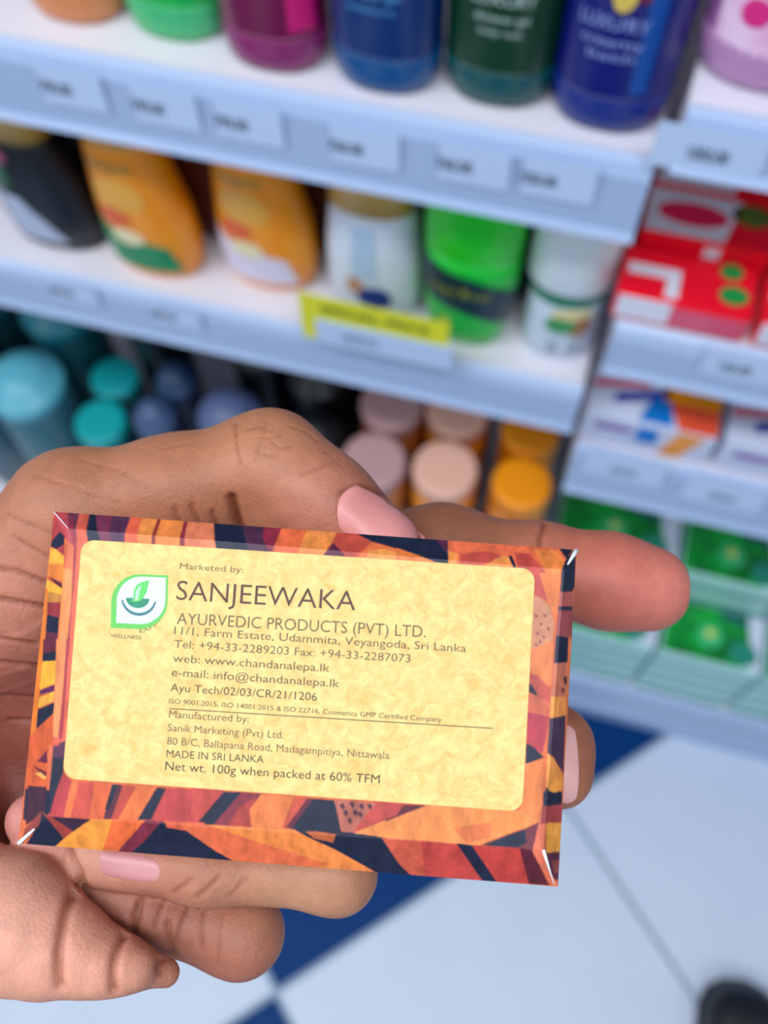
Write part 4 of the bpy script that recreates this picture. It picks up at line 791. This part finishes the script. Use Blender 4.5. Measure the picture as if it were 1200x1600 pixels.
INK = {'b': mat('brown_ink', (78, 44, 30), .55), 'g': mat('grey_brown_ink', (100, 80, 52), .55), 'd': mat('dark_brown_ink', (66, 48, 34), .55), 'k': mat('black_ink', (50, 38, 30), .55)}
def line(s, p0, p1, cap, ink, wt=0.0):
    a, b = Vector(p0), Vector(p1)
    me = text_mesh(s, (b - a).length, cap, wt)
    ang = math.atan2(b.y - a.y, b.x - a.x)
    o = link('printed_line', me, INK[ink], label)
    o.matrix_local = Matrix.Translation((a.x * MM, a.y * MM, ZL * MM)) @ Matrix.Rotation(ang, 4, 'Z') @ Matrix.Scale(MM, 4)
    return o
line('Marketed by:', (-21.67, 19.62), (-10.98, 19.77), 1.07, 'g', 0)
line('SANJEEWAKA', (-21.83, 14.46), (8.25, 14.88), 3.43, 'b', -0.004)
line('AYURVEDIC PRODUCTS (PVT) LTD.', (-21.34, 10.44), (20.27, 11.31), 2.03, 'g', -0.002)
line('11/1, Farm Estate, Udammita, Veyangoda, Sri Lanka', (-21.61, 8.71), (27.11, 9.39), 1.39, 'g', 0)
line('Tel: +94-33-2289203 Fax: +94-33-2287073', (-21.4, 6.5), (18.02, 7.02), 1.39, 'g', 0)
line('web: www.chandanalepa.lk', (-21.39, 4.17), (4.79, 4.45), 1.38, 'g', 0.002)
line('e-mail: info@chandanalepa.lk', (-21.39, 1.85), (6.58, 2.06), 1.38, 'g', 0.002)
line('Ayu Tech/02/03/CR/21/1206', (-21.36, -0.68), (3.05, -0.41), 1.38, 'd', 0)
line('ISO 9001:2015, ISO 14001:2015 & ISO 22716, Cosmetics GMP Certified Company', (-21.38, -2.67), (23.87, -2.28), 0.85, 'k', 0)
line('Manufactured by:', (-21.16, -4.96), (-7.86, -4.79), 1.27, 'g', 0)
line('Sanik Marketing (Pvt) Ltd.', (-21.17, -7.16), (-1.94, -6.95), 1.27, 'g', 0)
line('80 B/C, Ballapana Road, Madagampitiya, Nittawala', (-21.07, -9.34), (15.68, -8.92), 1.27, 'g', 0)
line('MADE IN SRI LANKA', (-20.97, -11.41), (-4.87, -11.11), 1.27, 'k', 0)
line('Net wt. 100g when packed at 60% TFM', (-20.99, -13.49), (14.4, -12.95), 1.48, 'k', 0)
a, b = Vector((-21.2, -3.5)), Vector((32.34, -2.68))
nn = Vector((0, .07))
plate('printed_rule', [a - nn, b - nn, b + nn, a + nn], ZL, .01, INK['k'], label)

# logo
def lg(pts):
    return [tuple(p) for p in pts]
LGC = ((-27.91, 13.69), (4.74, 0.13), (-0.35, 4.58))   # centre, unit x, unit y in mm
def LP(u, v):
    c, ux, uy = LGC
    return (c[0] + ux[0] * u + uy[0] * v, c[1] + ux[1] * u + uy[1] * v)
def leafsquare(s, du=0, dv=0):
    # square with two opposite corners (upper left, lower right) rounded right off
    pts = []
    r = 1.05 * s
    pts.append((s, s)); 
    for k in range(11):
        th = PI / 2 + (PI / 2) * k / 10
        pts.append((-s + r + r * math.cos(th), s - r + r * math.sin(th)))
    pts.append((-s, -s))
    for k in range(11):
        th = -PI / 2 + (PI / 2) * k / 10
        pts.append((s - r + r * math.cos(th), -s + r + r * math.sin(th)))
    return [LP(u + du, v + dv) for u, v in pts]
logo = plate('logo_badge', leafsquare(1.0), ZL, .02, mat('logo_green', (92, 186, 78), .5), label)
plate('logo_field', leafsquare(.86, .06, .05), ZL + .03, .01, mat('logo_white', (206, 216, 232), .5), logo)
arc = []
for k in range(17):
    th = PI + .12 + (PI - .24) * k / 16
    arc.append(LP(-.02 + .62 * math.cos(th), .1 + .62 * math.sin(th)))
arc += [LP(-.02 + (.56 - .05 * math.sin(PI * k / 16)) * math.cos(2 * PI - .12 - (PI - .24) * k / 16), .1 + (.56 - .05 * math.sin(PI * k / 16)) * math.sin(2 * PI - .12 - (PI - .24) * k / 16)) for k in range(17)]
plate('logo_arc', arc, ZL + .05, .01, mat('logo_teal', (40, 110, 120), .5), logo)
bowl = [LP(-.06 + .42 * math.cos(PI + PI * k / 16), .12 + .36 * math.sin(PI + PI * k / 16)) for k in range(17)]
plate('logo_bowl', bowl, ZL + .06, .01, mat('logo_bowl_green', (0, 130, 92), .5), logo)
plate('logo_leaf', [LP(*p) for p in [(-.28, 0), (-.22, .1), (-.2, .4), (-.12, .58), (.05, .70), (.34, .80), (.30, .6), (.24, .35), (.14, .14), (0.02, .02), (-.14, -.02)]], ZL + .08, .01, mat('logo_leaf_green', (84, 196, 90), .5), logo)
plate('logo_leaf_shine', [LP(*p) for p in [(-.16, .04), (-.14, .35), (-.04, .52), (.06, .60), (0.0, .3), (-.04, .06)]], ZL + .1, .01, mat('logo_leaf_pale', (170, 226, 176), .5), logo)
cap_s = 'WELLNESS'
o = link('logo_caption', text_mesh(cap_s, 5.2, .62, .01), INK['g'], logo)
p0 = LP(-1.0, -1.34)
o.matrix_local = Matrix.Translation((p0[0] * MM, p0[1] * MM, ZL * MM)) @ Matrix.Rotation(math.atan2(LGC[1][1], LGC[1][0]) - .02, 4, 'Z') @ Matrix.Scale(MM, 4)
me = text_mesh('EXPERT', 4.0, .62, .01)
for v in me.vertices:
    th = -PI / 2 + .22 + v.co.x / 4.0 * 1.02
    r = 5.05 - v.co.y
    v.co = (r * math.cos(th), r * math.sin(th), 0)
o = link('logo_caption', me, INK['g'], logo)
p0 = LP(-.12, -.06)
o.matrix_local = Matrix.Translation((p0[0] * MM, p0[1] * MM, ZL * MM)) @ Matrix.Scale(MM, 4)

# ------------------------------------------------------------------ the hand
VOX = 0.55
LO = np.array([-205.0, -95.0, -92.0]); HI = np.array([76.0, 62.0, 4.0])
NG = np.ceil((HI - LO) / VOX).astype(int)
GX = [LO[i] + VOX * np.arange(NG[i], dtype=np.float32) for i in range(3)]
FAR = 12.0
def capsule(P, a, b, ra, rb):
    X, Y, Z = P
    d = [b[i] - a[i] for i in range(3)]
    L2 = max(1e-6, sum(v * v for v in d))
    t = np.clip(((X - a[0]) * d[0] + (Y - a[1]) * d[1] + (Z - a[2]) * d[2]) / L2, 0, 1)
    return np.sqrt((X - a[0] - t * d[0]) ** 2 + (Y - a[1] - t * d[1]) ** 2 + (Z - a[2] - t * d[2]) ** 2) - (ra + (rb - ra) * t)
def smin(a, b, k):
    h = np.maximum(k - np.abs(a - b), 0) / k
    return np.minimum(a, b) - h * h * k * .25
def chain_bounds(A, B, pad):
    lo = [min(A[i] - A[3], B[i] - B[3]) - pad for i in range(3)]
    hi = [max(A[i] + A[3], B[i] + B[3]) + pad for i in range(3)]
    return lo, hi
HAND = [(12, 4, [[(-91.7, -7.9, -48.0, 13.0), (-25.9, 15.3, -48.0, 10.5)], [(-94.6, -18.8, -56.0, 13.0), (-25.1, -1.8, -52.0, 10.5)], [(-96.1, -31.4, -62.0, 13.0), (-28.5, -20.9, -56.0, 10.0)], [(-95.2, -42.5, -60.0, 13.0), (-41.4, -37.5, -56.0, 9.0)], [(-91.1, -1.8, -40.0, 17.0), (-62.4, 13.8, -36.0, 13.0), (-51.6, 26.2, -30.0, 11.0)], [(-253.8, -85.5, -62.0, 33.0), (-169.9, -52.8, -55.0, 28.0), (-114.6, -29.0, -48.0, 23.0), (-89.7, -24.4, -48.0, 17.0)], [(-166.3, -58.6, -52.0, 26.0), (-105.9, -46.1, -38.0, 20.0), (-77.0, -43.6, -28.0, 17.0)]]), (6, 6, [[(-61.2, 16.5, -32.0, 12.0), (-51.0, 30.3, -27.0, 11.2), (-31.1, 35.2, -26.0, 10.4), (-12.1, 41.6, -25.6, 10.4), (-0.8, 35.2, -24.0, 8.9), (11.2, 27.2, -23.0, 7.9)], [(-31.7, 31.6, -30.0, 9.0), (-11.0, 33.8, -30.0, 8.0), (6.5, 27.8, -29.0, 7.0)]]), (5, 0.8, [[(-25.9, 15.3, -48.0, 10.5), (6.2, 24.5, -42.0, 9.8), (23.8, 27.6, -40.5, 10.0), (45.0, 26.1, -40.0, 8.9), (59.3, 24.5, -40.0, 9.4), (67.7, 23.5, -40.0, 9.0)]]), (5, 1.2, [[(-24.7, -1.6, -50.0, 10.5), (16.8, -6.4, -46.0, 8.6), (40.5, -3.7, -38.0, 8.0), (47.5, -8.6, -26.0, 6.6), (48.4, -13.8, -23.5, 6.2)]]), (5, 1.2, [[(-28.5, -20.9, -56.0, 9.5), (2.3, -29.6, -42.0, 8.0), (7.4, -35.4, -24.0, 6.6), (-17.4, -35.6, -22.0, 6.2), (-37.9, -34.6, -21.0, 5.9)]]), (5, 0.8, [[(-41.4, -37.5, -56.0, 9.0), (-20.2, -47.4, -48.0, 8.0), (-10.8, -49.7, -30.0, 7.5), (-29.6, -45.7, -28.0, 7.3), (-44.1, -38.1, -26.0, 6.9), (-51.4, -30.0, -24.0, 5.2)]]), (3.5, 1.5, [[(-77.0, -43.6, -28.0, 17.0), (-59.9, -45.7, -16.0, 12.5), (-49.6, -45.6, -14.0, 11.4), (-39.7, -48.5, -13.0, 7.6), (-30.5, -51.0, -14.0, 4.6), (-22.0, -53.2, -17.0, 2.6)], [(-46.0, -48.7, -10.0, 6.74), (-43.0, -49.7, -10.0, 6.28)], [(-34.2, -50.7, -11.0, 4.96), (-33.1, -50.8, -11.0, 4.73)], [(-27.1, -50.9, -12.0, 3.17), (-26.3, -50.9, -12.0, 3.06)]])]
# order: [k inside, k to the rest, segments as lists of joints (x, y, z, r)]
def field():
    D = np.full(tuple(NG), FAR, np.float32)
    for kin, kout, chains in HAND:
        G = np.full(tuple(NG), FAR, np.float32)
        for ch in chains:
            for A, B in zip(ch, ch[1:]):
                lo, hi = chain_bounds(A, B, FAR)
                s = tuple(slice(max(0, int((lo[i] - LO[i]) / VOX)), min(int(NG[i]), int((hi[i] - LO[i]) / VOX) + 2)) for i in range(3))
                if any(q.start >= q.stop for q in s):
                    continue
                P = (GX[0][s[0]][:, None, None], GX[1][s[1]][None, :, None], GX[2][s[2]][None, None, :])
                G[s] = smin(G[s], np.minimum(capsule(P, A, B, A[3], B[3]), FAR), kin)
        D = smin(D, G, kout)
    # keep the flesh clear of the carton it holds
    sx = np.maximum(np.abs(GX[0]) - W2 - .1, 0)[:, None, None]
    qx = (np.abs(GX[0]) - (W2 + .1))[:, None, None]; qy = (np.abs(GX[1]) - (H2 + .1))[None, :, None]
    qz = (np.abs(GX[2] - (TB) / 2) - (-TB / 2 + .15))[None, None, :]
    bx = np.sqrt(np.maximum(qx, 0) ** 2 + np.maximum(qy, 0) ** 2 + np.maximum(qz, 0) ** 2) + np.minimum(np.maximum(qx, np.maximum(qy, qz)), 0)
    D = np.maximum(D, -bx)
    for ax in range(3):
        for e in (0, -1):
            sl = [slice(None)] * 3; sl[ax] = e
            D[tuple(sl)] = np.maximum(D[tuple(sl)], .3)
    return D
def surface_nets(D):
    ins = D < 0
    nx, ny, nz = D.shape
    c = ins[:-1, :-1, :-1].astype(np.int8)
    tot = np.zeros((nx - 1, ny - 1, nz - 1), np.int8)
    for i in (0, 1):
        for j in (0, 1):
            for k in (0, 1):
                tot += ins[i:nx - 1 + i, j:ny - 1 + j, k:nz - 1 + k]
    act = (tot > 0) & (tot < 8)
    ix = np.argwhere(act)
    idx = np.full(act.shape, -1, np.int32)
    idx[act] = np.arange(len(ix))
    acc = np.zeros((len(ix), 3)); cnt = np.zeros(len(ix))
    cor = [(i, j, k) for i in (0, 1) for j in (0, 1) for k in (0, 1)]
    for a in cor:
        for b in cor:
            if sum(abs(a[q] - b[q]) for q in range(3)) == 1 and a < b:
                da = D[ix[:, 0] + a[0], ix[:, 1] + a[1], ix[:, 2] + a[2]].astype(float)
                db = D[ix[:, 0] + b[0], ix[:, 1] + b[1], ix[:, 2] + b[2]].astype(float)
                m = (da < 0) != (db < 0)
                t = np.where(m, da / np.where(m, da - db, 1), 0)
                pt = np.array(a)[None, :] + t[:, None] * (np.array(b) - np.array(a))[None, :]
                acc += np.where(m[:, None], pt, 0); cnt += m
    V = ix + acc / cnt[:, None]
    V = LO[None, :] + V * VOX
    F = []
    for ax in range(3):
        o1, o2 = [(1, 2), (2, 0), (0, 1)][ax]
        sA = [slice(1, -1)] * 3; sA[ax] = slice(0, -1)
        sB = [slice(1, -1)] * 3; sB[ax] = slice(1, None)
        a, b = ins[tuple(sA)], ins[tuple(sB)]
        e = np.argwhere(a != b)
        off = np.ones(3, int); off[ax] = 0
        e2 = e + off
        fl = a[e[:, 0], e[:, 1], e[:, 2]]
        def g(d1, d2):
            q = e2.copy(); q[:, o1] -= d1; q[:, o2] -= d2
            return idx[q[:, 0], q[:, 1], q[:, 2]]
        f = np.stack([g(1, 1), g(0, 1), g(0, 0), g(1, 0)], -1)
        f[~fl] = f[~fl][:, ::-1]
        F.append(f)
    return V, np.concatenate(F)
D = field()
V, F = surface_nets(D)
# vertex normals from the field
def sample(P):
    q = (P - LO) / VOX
    q = np.clip(q, 0, np.array(D.shape) - 2)
    i = q.astype(int); f = q - i
    r = 0
    for a in (0, 1):
        for b in (0, 1):
            for c in (0, 1):
                w = (f[:, 0] if a else 1 - f[:, 0]) * (f[:, 1] if b else 1 - f[:, 1]) * (f[:, 2] if c else 1 - f[:, 2])
                r = r + w * D[i[:, 0] + a, i[:, 1] + b, i[:, 2] + c]
    return r
def grad(P, h=.8):
    g = np.stack([sample(P + np.eye(3)[k] * h) - sample(P - np.eye(3)[k] * h) for k in range(3)], -1)
    return g / np.maximum(1e-6, np.linalg.norm(g, axis=1))[:, None]
NRM = grad(V)
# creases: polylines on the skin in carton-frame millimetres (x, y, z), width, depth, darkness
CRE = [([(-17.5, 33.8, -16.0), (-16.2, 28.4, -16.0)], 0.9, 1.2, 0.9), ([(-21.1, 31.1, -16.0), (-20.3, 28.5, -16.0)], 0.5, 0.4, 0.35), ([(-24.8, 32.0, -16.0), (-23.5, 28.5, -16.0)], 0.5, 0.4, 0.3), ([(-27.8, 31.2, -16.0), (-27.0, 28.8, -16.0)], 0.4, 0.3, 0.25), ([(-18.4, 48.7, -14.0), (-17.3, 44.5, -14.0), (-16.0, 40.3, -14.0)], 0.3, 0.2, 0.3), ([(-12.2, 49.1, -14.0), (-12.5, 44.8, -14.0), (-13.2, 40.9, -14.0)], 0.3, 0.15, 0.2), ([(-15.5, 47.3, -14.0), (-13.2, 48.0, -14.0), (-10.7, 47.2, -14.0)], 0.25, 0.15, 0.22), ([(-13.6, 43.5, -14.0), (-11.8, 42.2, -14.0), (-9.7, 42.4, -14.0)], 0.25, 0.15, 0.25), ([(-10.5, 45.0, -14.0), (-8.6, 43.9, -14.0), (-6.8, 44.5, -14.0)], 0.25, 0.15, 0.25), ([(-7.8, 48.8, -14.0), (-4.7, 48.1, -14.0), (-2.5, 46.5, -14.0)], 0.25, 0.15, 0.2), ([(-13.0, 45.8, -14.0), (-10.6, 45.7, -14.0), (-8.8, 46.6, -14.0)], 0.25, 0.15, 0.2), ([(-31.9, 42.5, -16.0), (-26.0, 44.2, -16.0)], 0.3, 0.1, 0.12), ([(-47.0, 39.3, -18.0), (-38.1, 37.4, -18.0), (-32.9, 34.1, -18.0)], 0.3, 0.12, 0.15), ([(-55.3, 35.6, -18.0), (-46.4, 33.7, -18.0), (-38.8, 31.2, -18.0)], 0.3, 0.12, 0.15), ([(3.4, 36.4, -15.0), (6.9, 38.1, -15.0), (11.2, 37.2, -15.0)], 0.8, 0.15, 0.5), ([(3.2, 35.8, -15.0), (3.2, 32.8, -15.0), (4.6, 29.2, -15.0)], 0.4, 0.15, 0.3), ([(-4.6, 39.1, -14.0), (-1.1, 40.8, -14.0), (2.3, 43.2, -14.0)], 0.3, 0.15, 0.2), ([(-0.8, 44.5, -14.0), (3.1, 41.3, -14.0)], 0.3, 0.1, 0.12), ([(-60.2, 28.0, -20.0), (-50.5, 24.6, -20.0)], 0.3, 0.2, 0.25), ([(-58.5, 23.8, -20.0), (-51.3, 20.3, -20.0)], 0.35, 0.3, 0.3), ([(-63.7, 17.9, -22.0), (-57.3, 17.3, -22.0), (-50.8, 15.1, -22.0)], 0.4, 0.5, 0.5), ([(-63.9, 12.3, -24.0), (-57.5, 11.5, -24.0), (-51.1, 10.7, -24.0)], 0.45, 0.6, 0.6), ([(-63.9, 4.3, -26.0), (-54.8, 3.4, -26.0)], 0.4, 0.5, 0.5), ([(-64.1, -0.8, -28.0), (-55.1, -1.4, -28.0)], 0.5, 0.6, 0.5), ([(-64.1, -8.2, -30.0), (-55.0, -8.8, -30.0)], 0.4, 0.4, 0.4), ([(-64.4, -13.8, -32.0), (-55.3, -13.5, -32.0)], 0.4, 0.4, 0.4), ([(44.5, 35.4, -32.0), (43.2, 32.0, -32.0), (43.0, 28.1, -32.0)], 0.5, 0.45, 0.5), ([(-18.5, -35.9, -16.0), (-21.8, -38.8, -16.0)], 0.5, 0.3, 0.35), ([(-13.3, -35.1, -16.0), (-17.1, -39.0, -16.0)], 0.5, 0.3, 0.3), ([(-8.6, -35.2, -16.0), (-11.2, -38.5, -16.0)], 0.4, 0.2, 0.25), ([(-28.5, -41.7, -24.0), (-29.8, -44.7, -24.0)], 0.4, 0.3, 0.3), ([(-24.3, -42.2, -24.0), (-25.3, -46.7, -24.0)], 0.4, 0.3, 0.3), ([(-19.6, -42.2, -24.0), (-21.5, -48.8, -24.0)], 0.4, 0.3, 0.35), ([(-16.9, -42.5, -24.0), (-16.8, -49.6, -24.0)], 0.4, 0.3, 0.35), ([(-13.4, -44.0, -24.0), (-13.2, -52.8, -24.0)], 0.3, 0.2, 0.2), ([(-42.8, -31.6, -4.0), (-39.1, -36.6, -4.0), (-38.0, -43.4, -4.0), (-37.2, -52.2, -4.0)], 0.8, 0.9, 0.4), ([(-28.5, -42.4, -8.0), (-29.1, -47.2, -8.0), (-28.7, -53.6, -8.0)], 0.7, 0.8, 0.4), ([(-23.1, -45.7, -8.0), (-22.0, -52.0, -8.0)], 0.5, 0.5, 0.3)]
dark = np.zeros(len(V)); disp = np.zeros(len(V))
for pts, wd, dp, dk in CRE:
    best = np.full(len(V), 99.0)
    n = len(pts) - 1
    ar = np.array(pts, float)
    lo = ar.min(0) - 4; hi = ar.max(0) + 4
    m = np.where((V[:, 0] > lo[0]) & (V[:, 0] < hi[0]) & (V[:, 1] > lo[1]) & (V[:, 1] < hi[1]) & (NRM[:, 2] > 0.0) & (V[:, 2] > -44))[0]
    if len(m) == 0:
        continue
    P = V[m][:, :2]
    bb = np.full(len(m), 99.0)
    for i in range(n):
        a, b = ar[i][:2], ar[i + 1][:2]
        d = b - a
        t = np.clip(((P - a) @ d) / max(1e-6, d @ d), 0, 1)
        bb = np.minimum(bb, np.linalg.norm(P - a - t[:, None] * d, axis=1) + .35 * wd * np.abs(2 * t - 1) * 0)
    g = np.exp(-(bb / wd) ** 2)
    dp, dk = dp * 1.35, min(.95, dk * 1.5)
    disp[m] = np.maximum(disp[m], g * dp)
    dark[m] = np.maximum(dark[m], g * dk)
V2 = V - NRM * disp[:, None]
me = bpy.data.meshes.new('hand')
me.vertices.add(len(V2)); me.vertices.foreach_set('co', (V2 * MM).astype(np.float32).ravel())
me.loops.add(F.size); me.loops.foreach_set('vertex_index', F.astype(np.int32).ravel())
me.polygons.add(len(F)); me.polygons.foreach_set('loop_start', np.arange(0, F.size, 4, dtype=np.int32)); me.polygons.foreach_set('loop_total', np.full(len(F), 4, dtype=np.int32))
me.update(calc_edges=True)
# skin tones: brown back, pinker pads and palm, painted shade in the recessed palm
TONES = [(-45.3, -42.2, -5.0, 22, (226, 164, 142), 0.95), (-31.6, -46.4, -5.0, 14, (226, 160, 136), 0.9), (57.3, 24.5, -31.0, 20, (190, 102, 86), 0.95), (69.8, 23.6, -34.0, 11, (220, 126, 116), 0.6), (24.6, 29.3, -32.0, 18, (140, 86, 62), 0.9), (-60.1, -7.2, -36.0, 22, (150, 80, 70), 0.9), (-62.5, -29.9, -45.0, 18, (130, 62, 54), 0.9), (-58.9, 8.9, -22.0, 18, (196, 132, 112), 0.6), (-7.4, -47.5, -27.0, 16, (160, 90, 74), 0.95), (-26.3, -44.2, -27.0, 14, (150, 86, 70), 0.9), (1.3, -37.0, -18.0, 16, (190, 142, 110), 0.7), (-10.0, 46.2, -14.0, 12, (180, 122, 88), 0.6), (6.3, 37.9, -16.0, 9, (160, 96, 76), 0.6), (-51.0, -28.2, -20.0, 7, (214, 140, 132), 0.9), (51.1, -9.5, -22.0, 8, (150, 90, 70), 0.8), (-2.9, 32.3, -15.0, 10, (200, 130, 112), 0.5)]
base = np.tile(to_lin(np.array([[172, 112, 82]], float)), (len(V), 1))
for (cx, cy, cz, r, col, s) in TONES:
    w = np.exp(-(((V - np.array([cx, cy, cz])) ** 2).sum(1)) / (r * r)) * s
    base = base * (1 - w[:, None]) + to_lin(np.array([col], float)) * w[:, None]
base = base * .96
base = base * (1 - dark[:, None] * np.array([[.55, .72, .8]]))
ca = me.color_attributes.new('pigment_and_shade', 'FLOAT_COLOR', 'POINT')
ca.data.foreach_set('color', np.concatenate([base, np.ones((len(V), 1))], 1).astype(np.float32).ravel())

def skin_material():
    m = bpy.data.materials.new('skin')
    m.use_nodes = True
    nt = m.node_tree; L = nt.links.new
    b = nt.nodes['Principled BSDF']
    at = nt.nodes.new('ShaderNodeVertexColor'); at.layer_name = 'pigment_and_shade'
    tc = nt.nodes.new('ShaderNodeTexCoord')
    nz = nt.nodes.new('ShaderNodeTexNoise'); nz.inputs['Scale'].default_value = 260; nz.inputs['Detail'].default_value = 6; nz.inputs['Roughness'].default_value = .6
    L(tc.outputs['Object'], nz.inputs['Vector'])
    rp = nt.nodes.new('ShaderNodeMapRange'); rp.inputs[1].default_value = .3; rp.inputs[2].default_value = .7; rp.inputs[3].default_value = .88; rp.inputs[4].default_value = 1.08
    L(nz.outputs[0], rp.inputs[0])
    cb = nt.nodes.new('ShaderNodeCombineColor')
    for i in range(3):
        L(rp.outputs[0], cb.inputs[i])
    mx = nt.nodes.new('ShaderNodeMix'); mx.data_type = 'RGBA'; mx.blend_type = 'MULTIPLY'; mx.inputs[0].default_value = 1
    L(at.outputs[0], mx.inputs[6]); L(cb.outputs[0], mx.inputs[7])
    L(mx.outputs[2], b.inputs['Base Color'])
    b.inputs['Roughness'].default_value = .5
    b.inputs['Specular IOR Level'].default_value = .35
    b.inputs['Subsurface Weight'].default_value = .12
    b.inputs['Subsurface Radius'].default_value = (1.0, .35, .2)
    b.inputs['Subsurface Scale'].default_value = .002
    vo = nt.nodes.new('ShaderNodeTexVoronoi'); vo.inputs['Scale'].default_value = 1500
    L(tc.outputs['Object'], vo.inputs['Vector'])
    ad = nt.nodes.new('ShaderNodeMath'); ad.operation = 'MULTIPLY_ADD'; ad.inputs[1].default_value = .5
    L(vo.outputs[0], ad.inputs[0]); L(nz.outputs[0], ad.inputs[2])
    bp = nt.nodes.new('ShaderNodeBump'); bp.inputs['Strength'].default_value = .35; bp.inputs['Distance'].default_value = .0004
    L(ad.outputs[0], bp.inputs['Height']); L(bp.outputs[0], b.inputs['Normal'])
    return m
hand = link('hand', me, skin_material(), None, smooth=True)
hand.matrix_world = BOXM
tag(hand, 'left hand with brown skin gripping the soap carton, index finger pointing outward', 'hand')

def nail(poly, name='fingernail', lift=.35, nu=26, nv=20, col=(222, 160, 160), ztop=0.0):
    """poly: 4 corners in carton-frame mm (x, y): base-left, base-right, tip-right, tip-left"""
    q = [np.array(p, float) for p in poly]
    u = np.linspace(0, 1, nu + 1)[None, :, None]; v = np.linspace(0, 1, nv + 1)[:, None, None]
    # superellipse warp for rounded corners
    U = 2 * u - 1; Vv = 2 * v - 1
    Uw = U * np.sqrt(1 - .32 * Vv ** 2 * (np.abs(Vv) > 0)); Vw = Vv * np.sqrt(1 - .32 * U ** 2)
    uu, vv = (Uw + 1) / 2, (Vw + 1) / 2
    P = (q[0] * (1 - uu) + q[1] * uu) * (1 - vv) + (q[3] * (1 - uu) + q[2] * uu) * vv
    edge = (1 - np.maximum(np.abs(U), np.abs(Vv)) ** 6)[..., 0]
    P = P.reshape(-1, 2)
    z = np.full(len(P), ztop)
    hitm = np.zeros(len(P), bool)
    for it in range(400):
        d = sample(np.column_stack([P, z]))
        step = np.where(hitm, 0, np.maximum(.04, d * .6))
        hitm |= d < .02
        z = np.where(hitm, z, z - step)
    Z = z + (lift * edge.reshape(-1) - .12)
    n = len(P)
    top = np.column_stack([P, Z]); bot = np.column_stack([P, Z - .5])
    vs = np.concatenate([top, bot]) * MM
    fs = []
    for j in range(nv):
        for i in range(nu):
            a = j * (nu + 1) + i
            fs.append((a, a + 1, a + nu + 2, a + nu + 1)); fs.append((n + a, n + a + nu + 1, n + a + nu + 2, n + a + 1))
    rim = [i for i in range(nu + 1)] + [(j + 1) * (nu + 1) - 1 for j in range(1, nv + 1)] + [nv * (nu + 1) + i for i in range(nu - 1, -1, -1)] + [j * (nu + 1) for j in range(nv - 1, 0, -1)]
    for a, b in zip(rim, rim[1:] + rim[:1]):
        fs.append((b, a, n + a, n + b))
    me = pymesh(name, vs, fs)
    return link(name, me, mat('nail%d_%d_%d' % col, col, .42, coat=.08, rgb2=tuple(min(255, c + 14) for c in col), nscale=90), hand, smooth=True)
nail([(4.69, 39.90), (1.14, 29.96), (18.41, 20.10), (22.00, 30.28)], col=(214, 138, 134), ztop=-8)
nail([(-24.22, -32.71), (-23.76, -37.53), (-35.51, -36.98), (-36.29, -31.71)], col=(190, 128, 130), ztop=-8)
nail([(46.17, -3.41), (50.55, -3.08), (51.51, -18.40), (47.05, -18.74)], col=(214, 160, 156), ztop=-8)
bpy.context.view_layer.update()
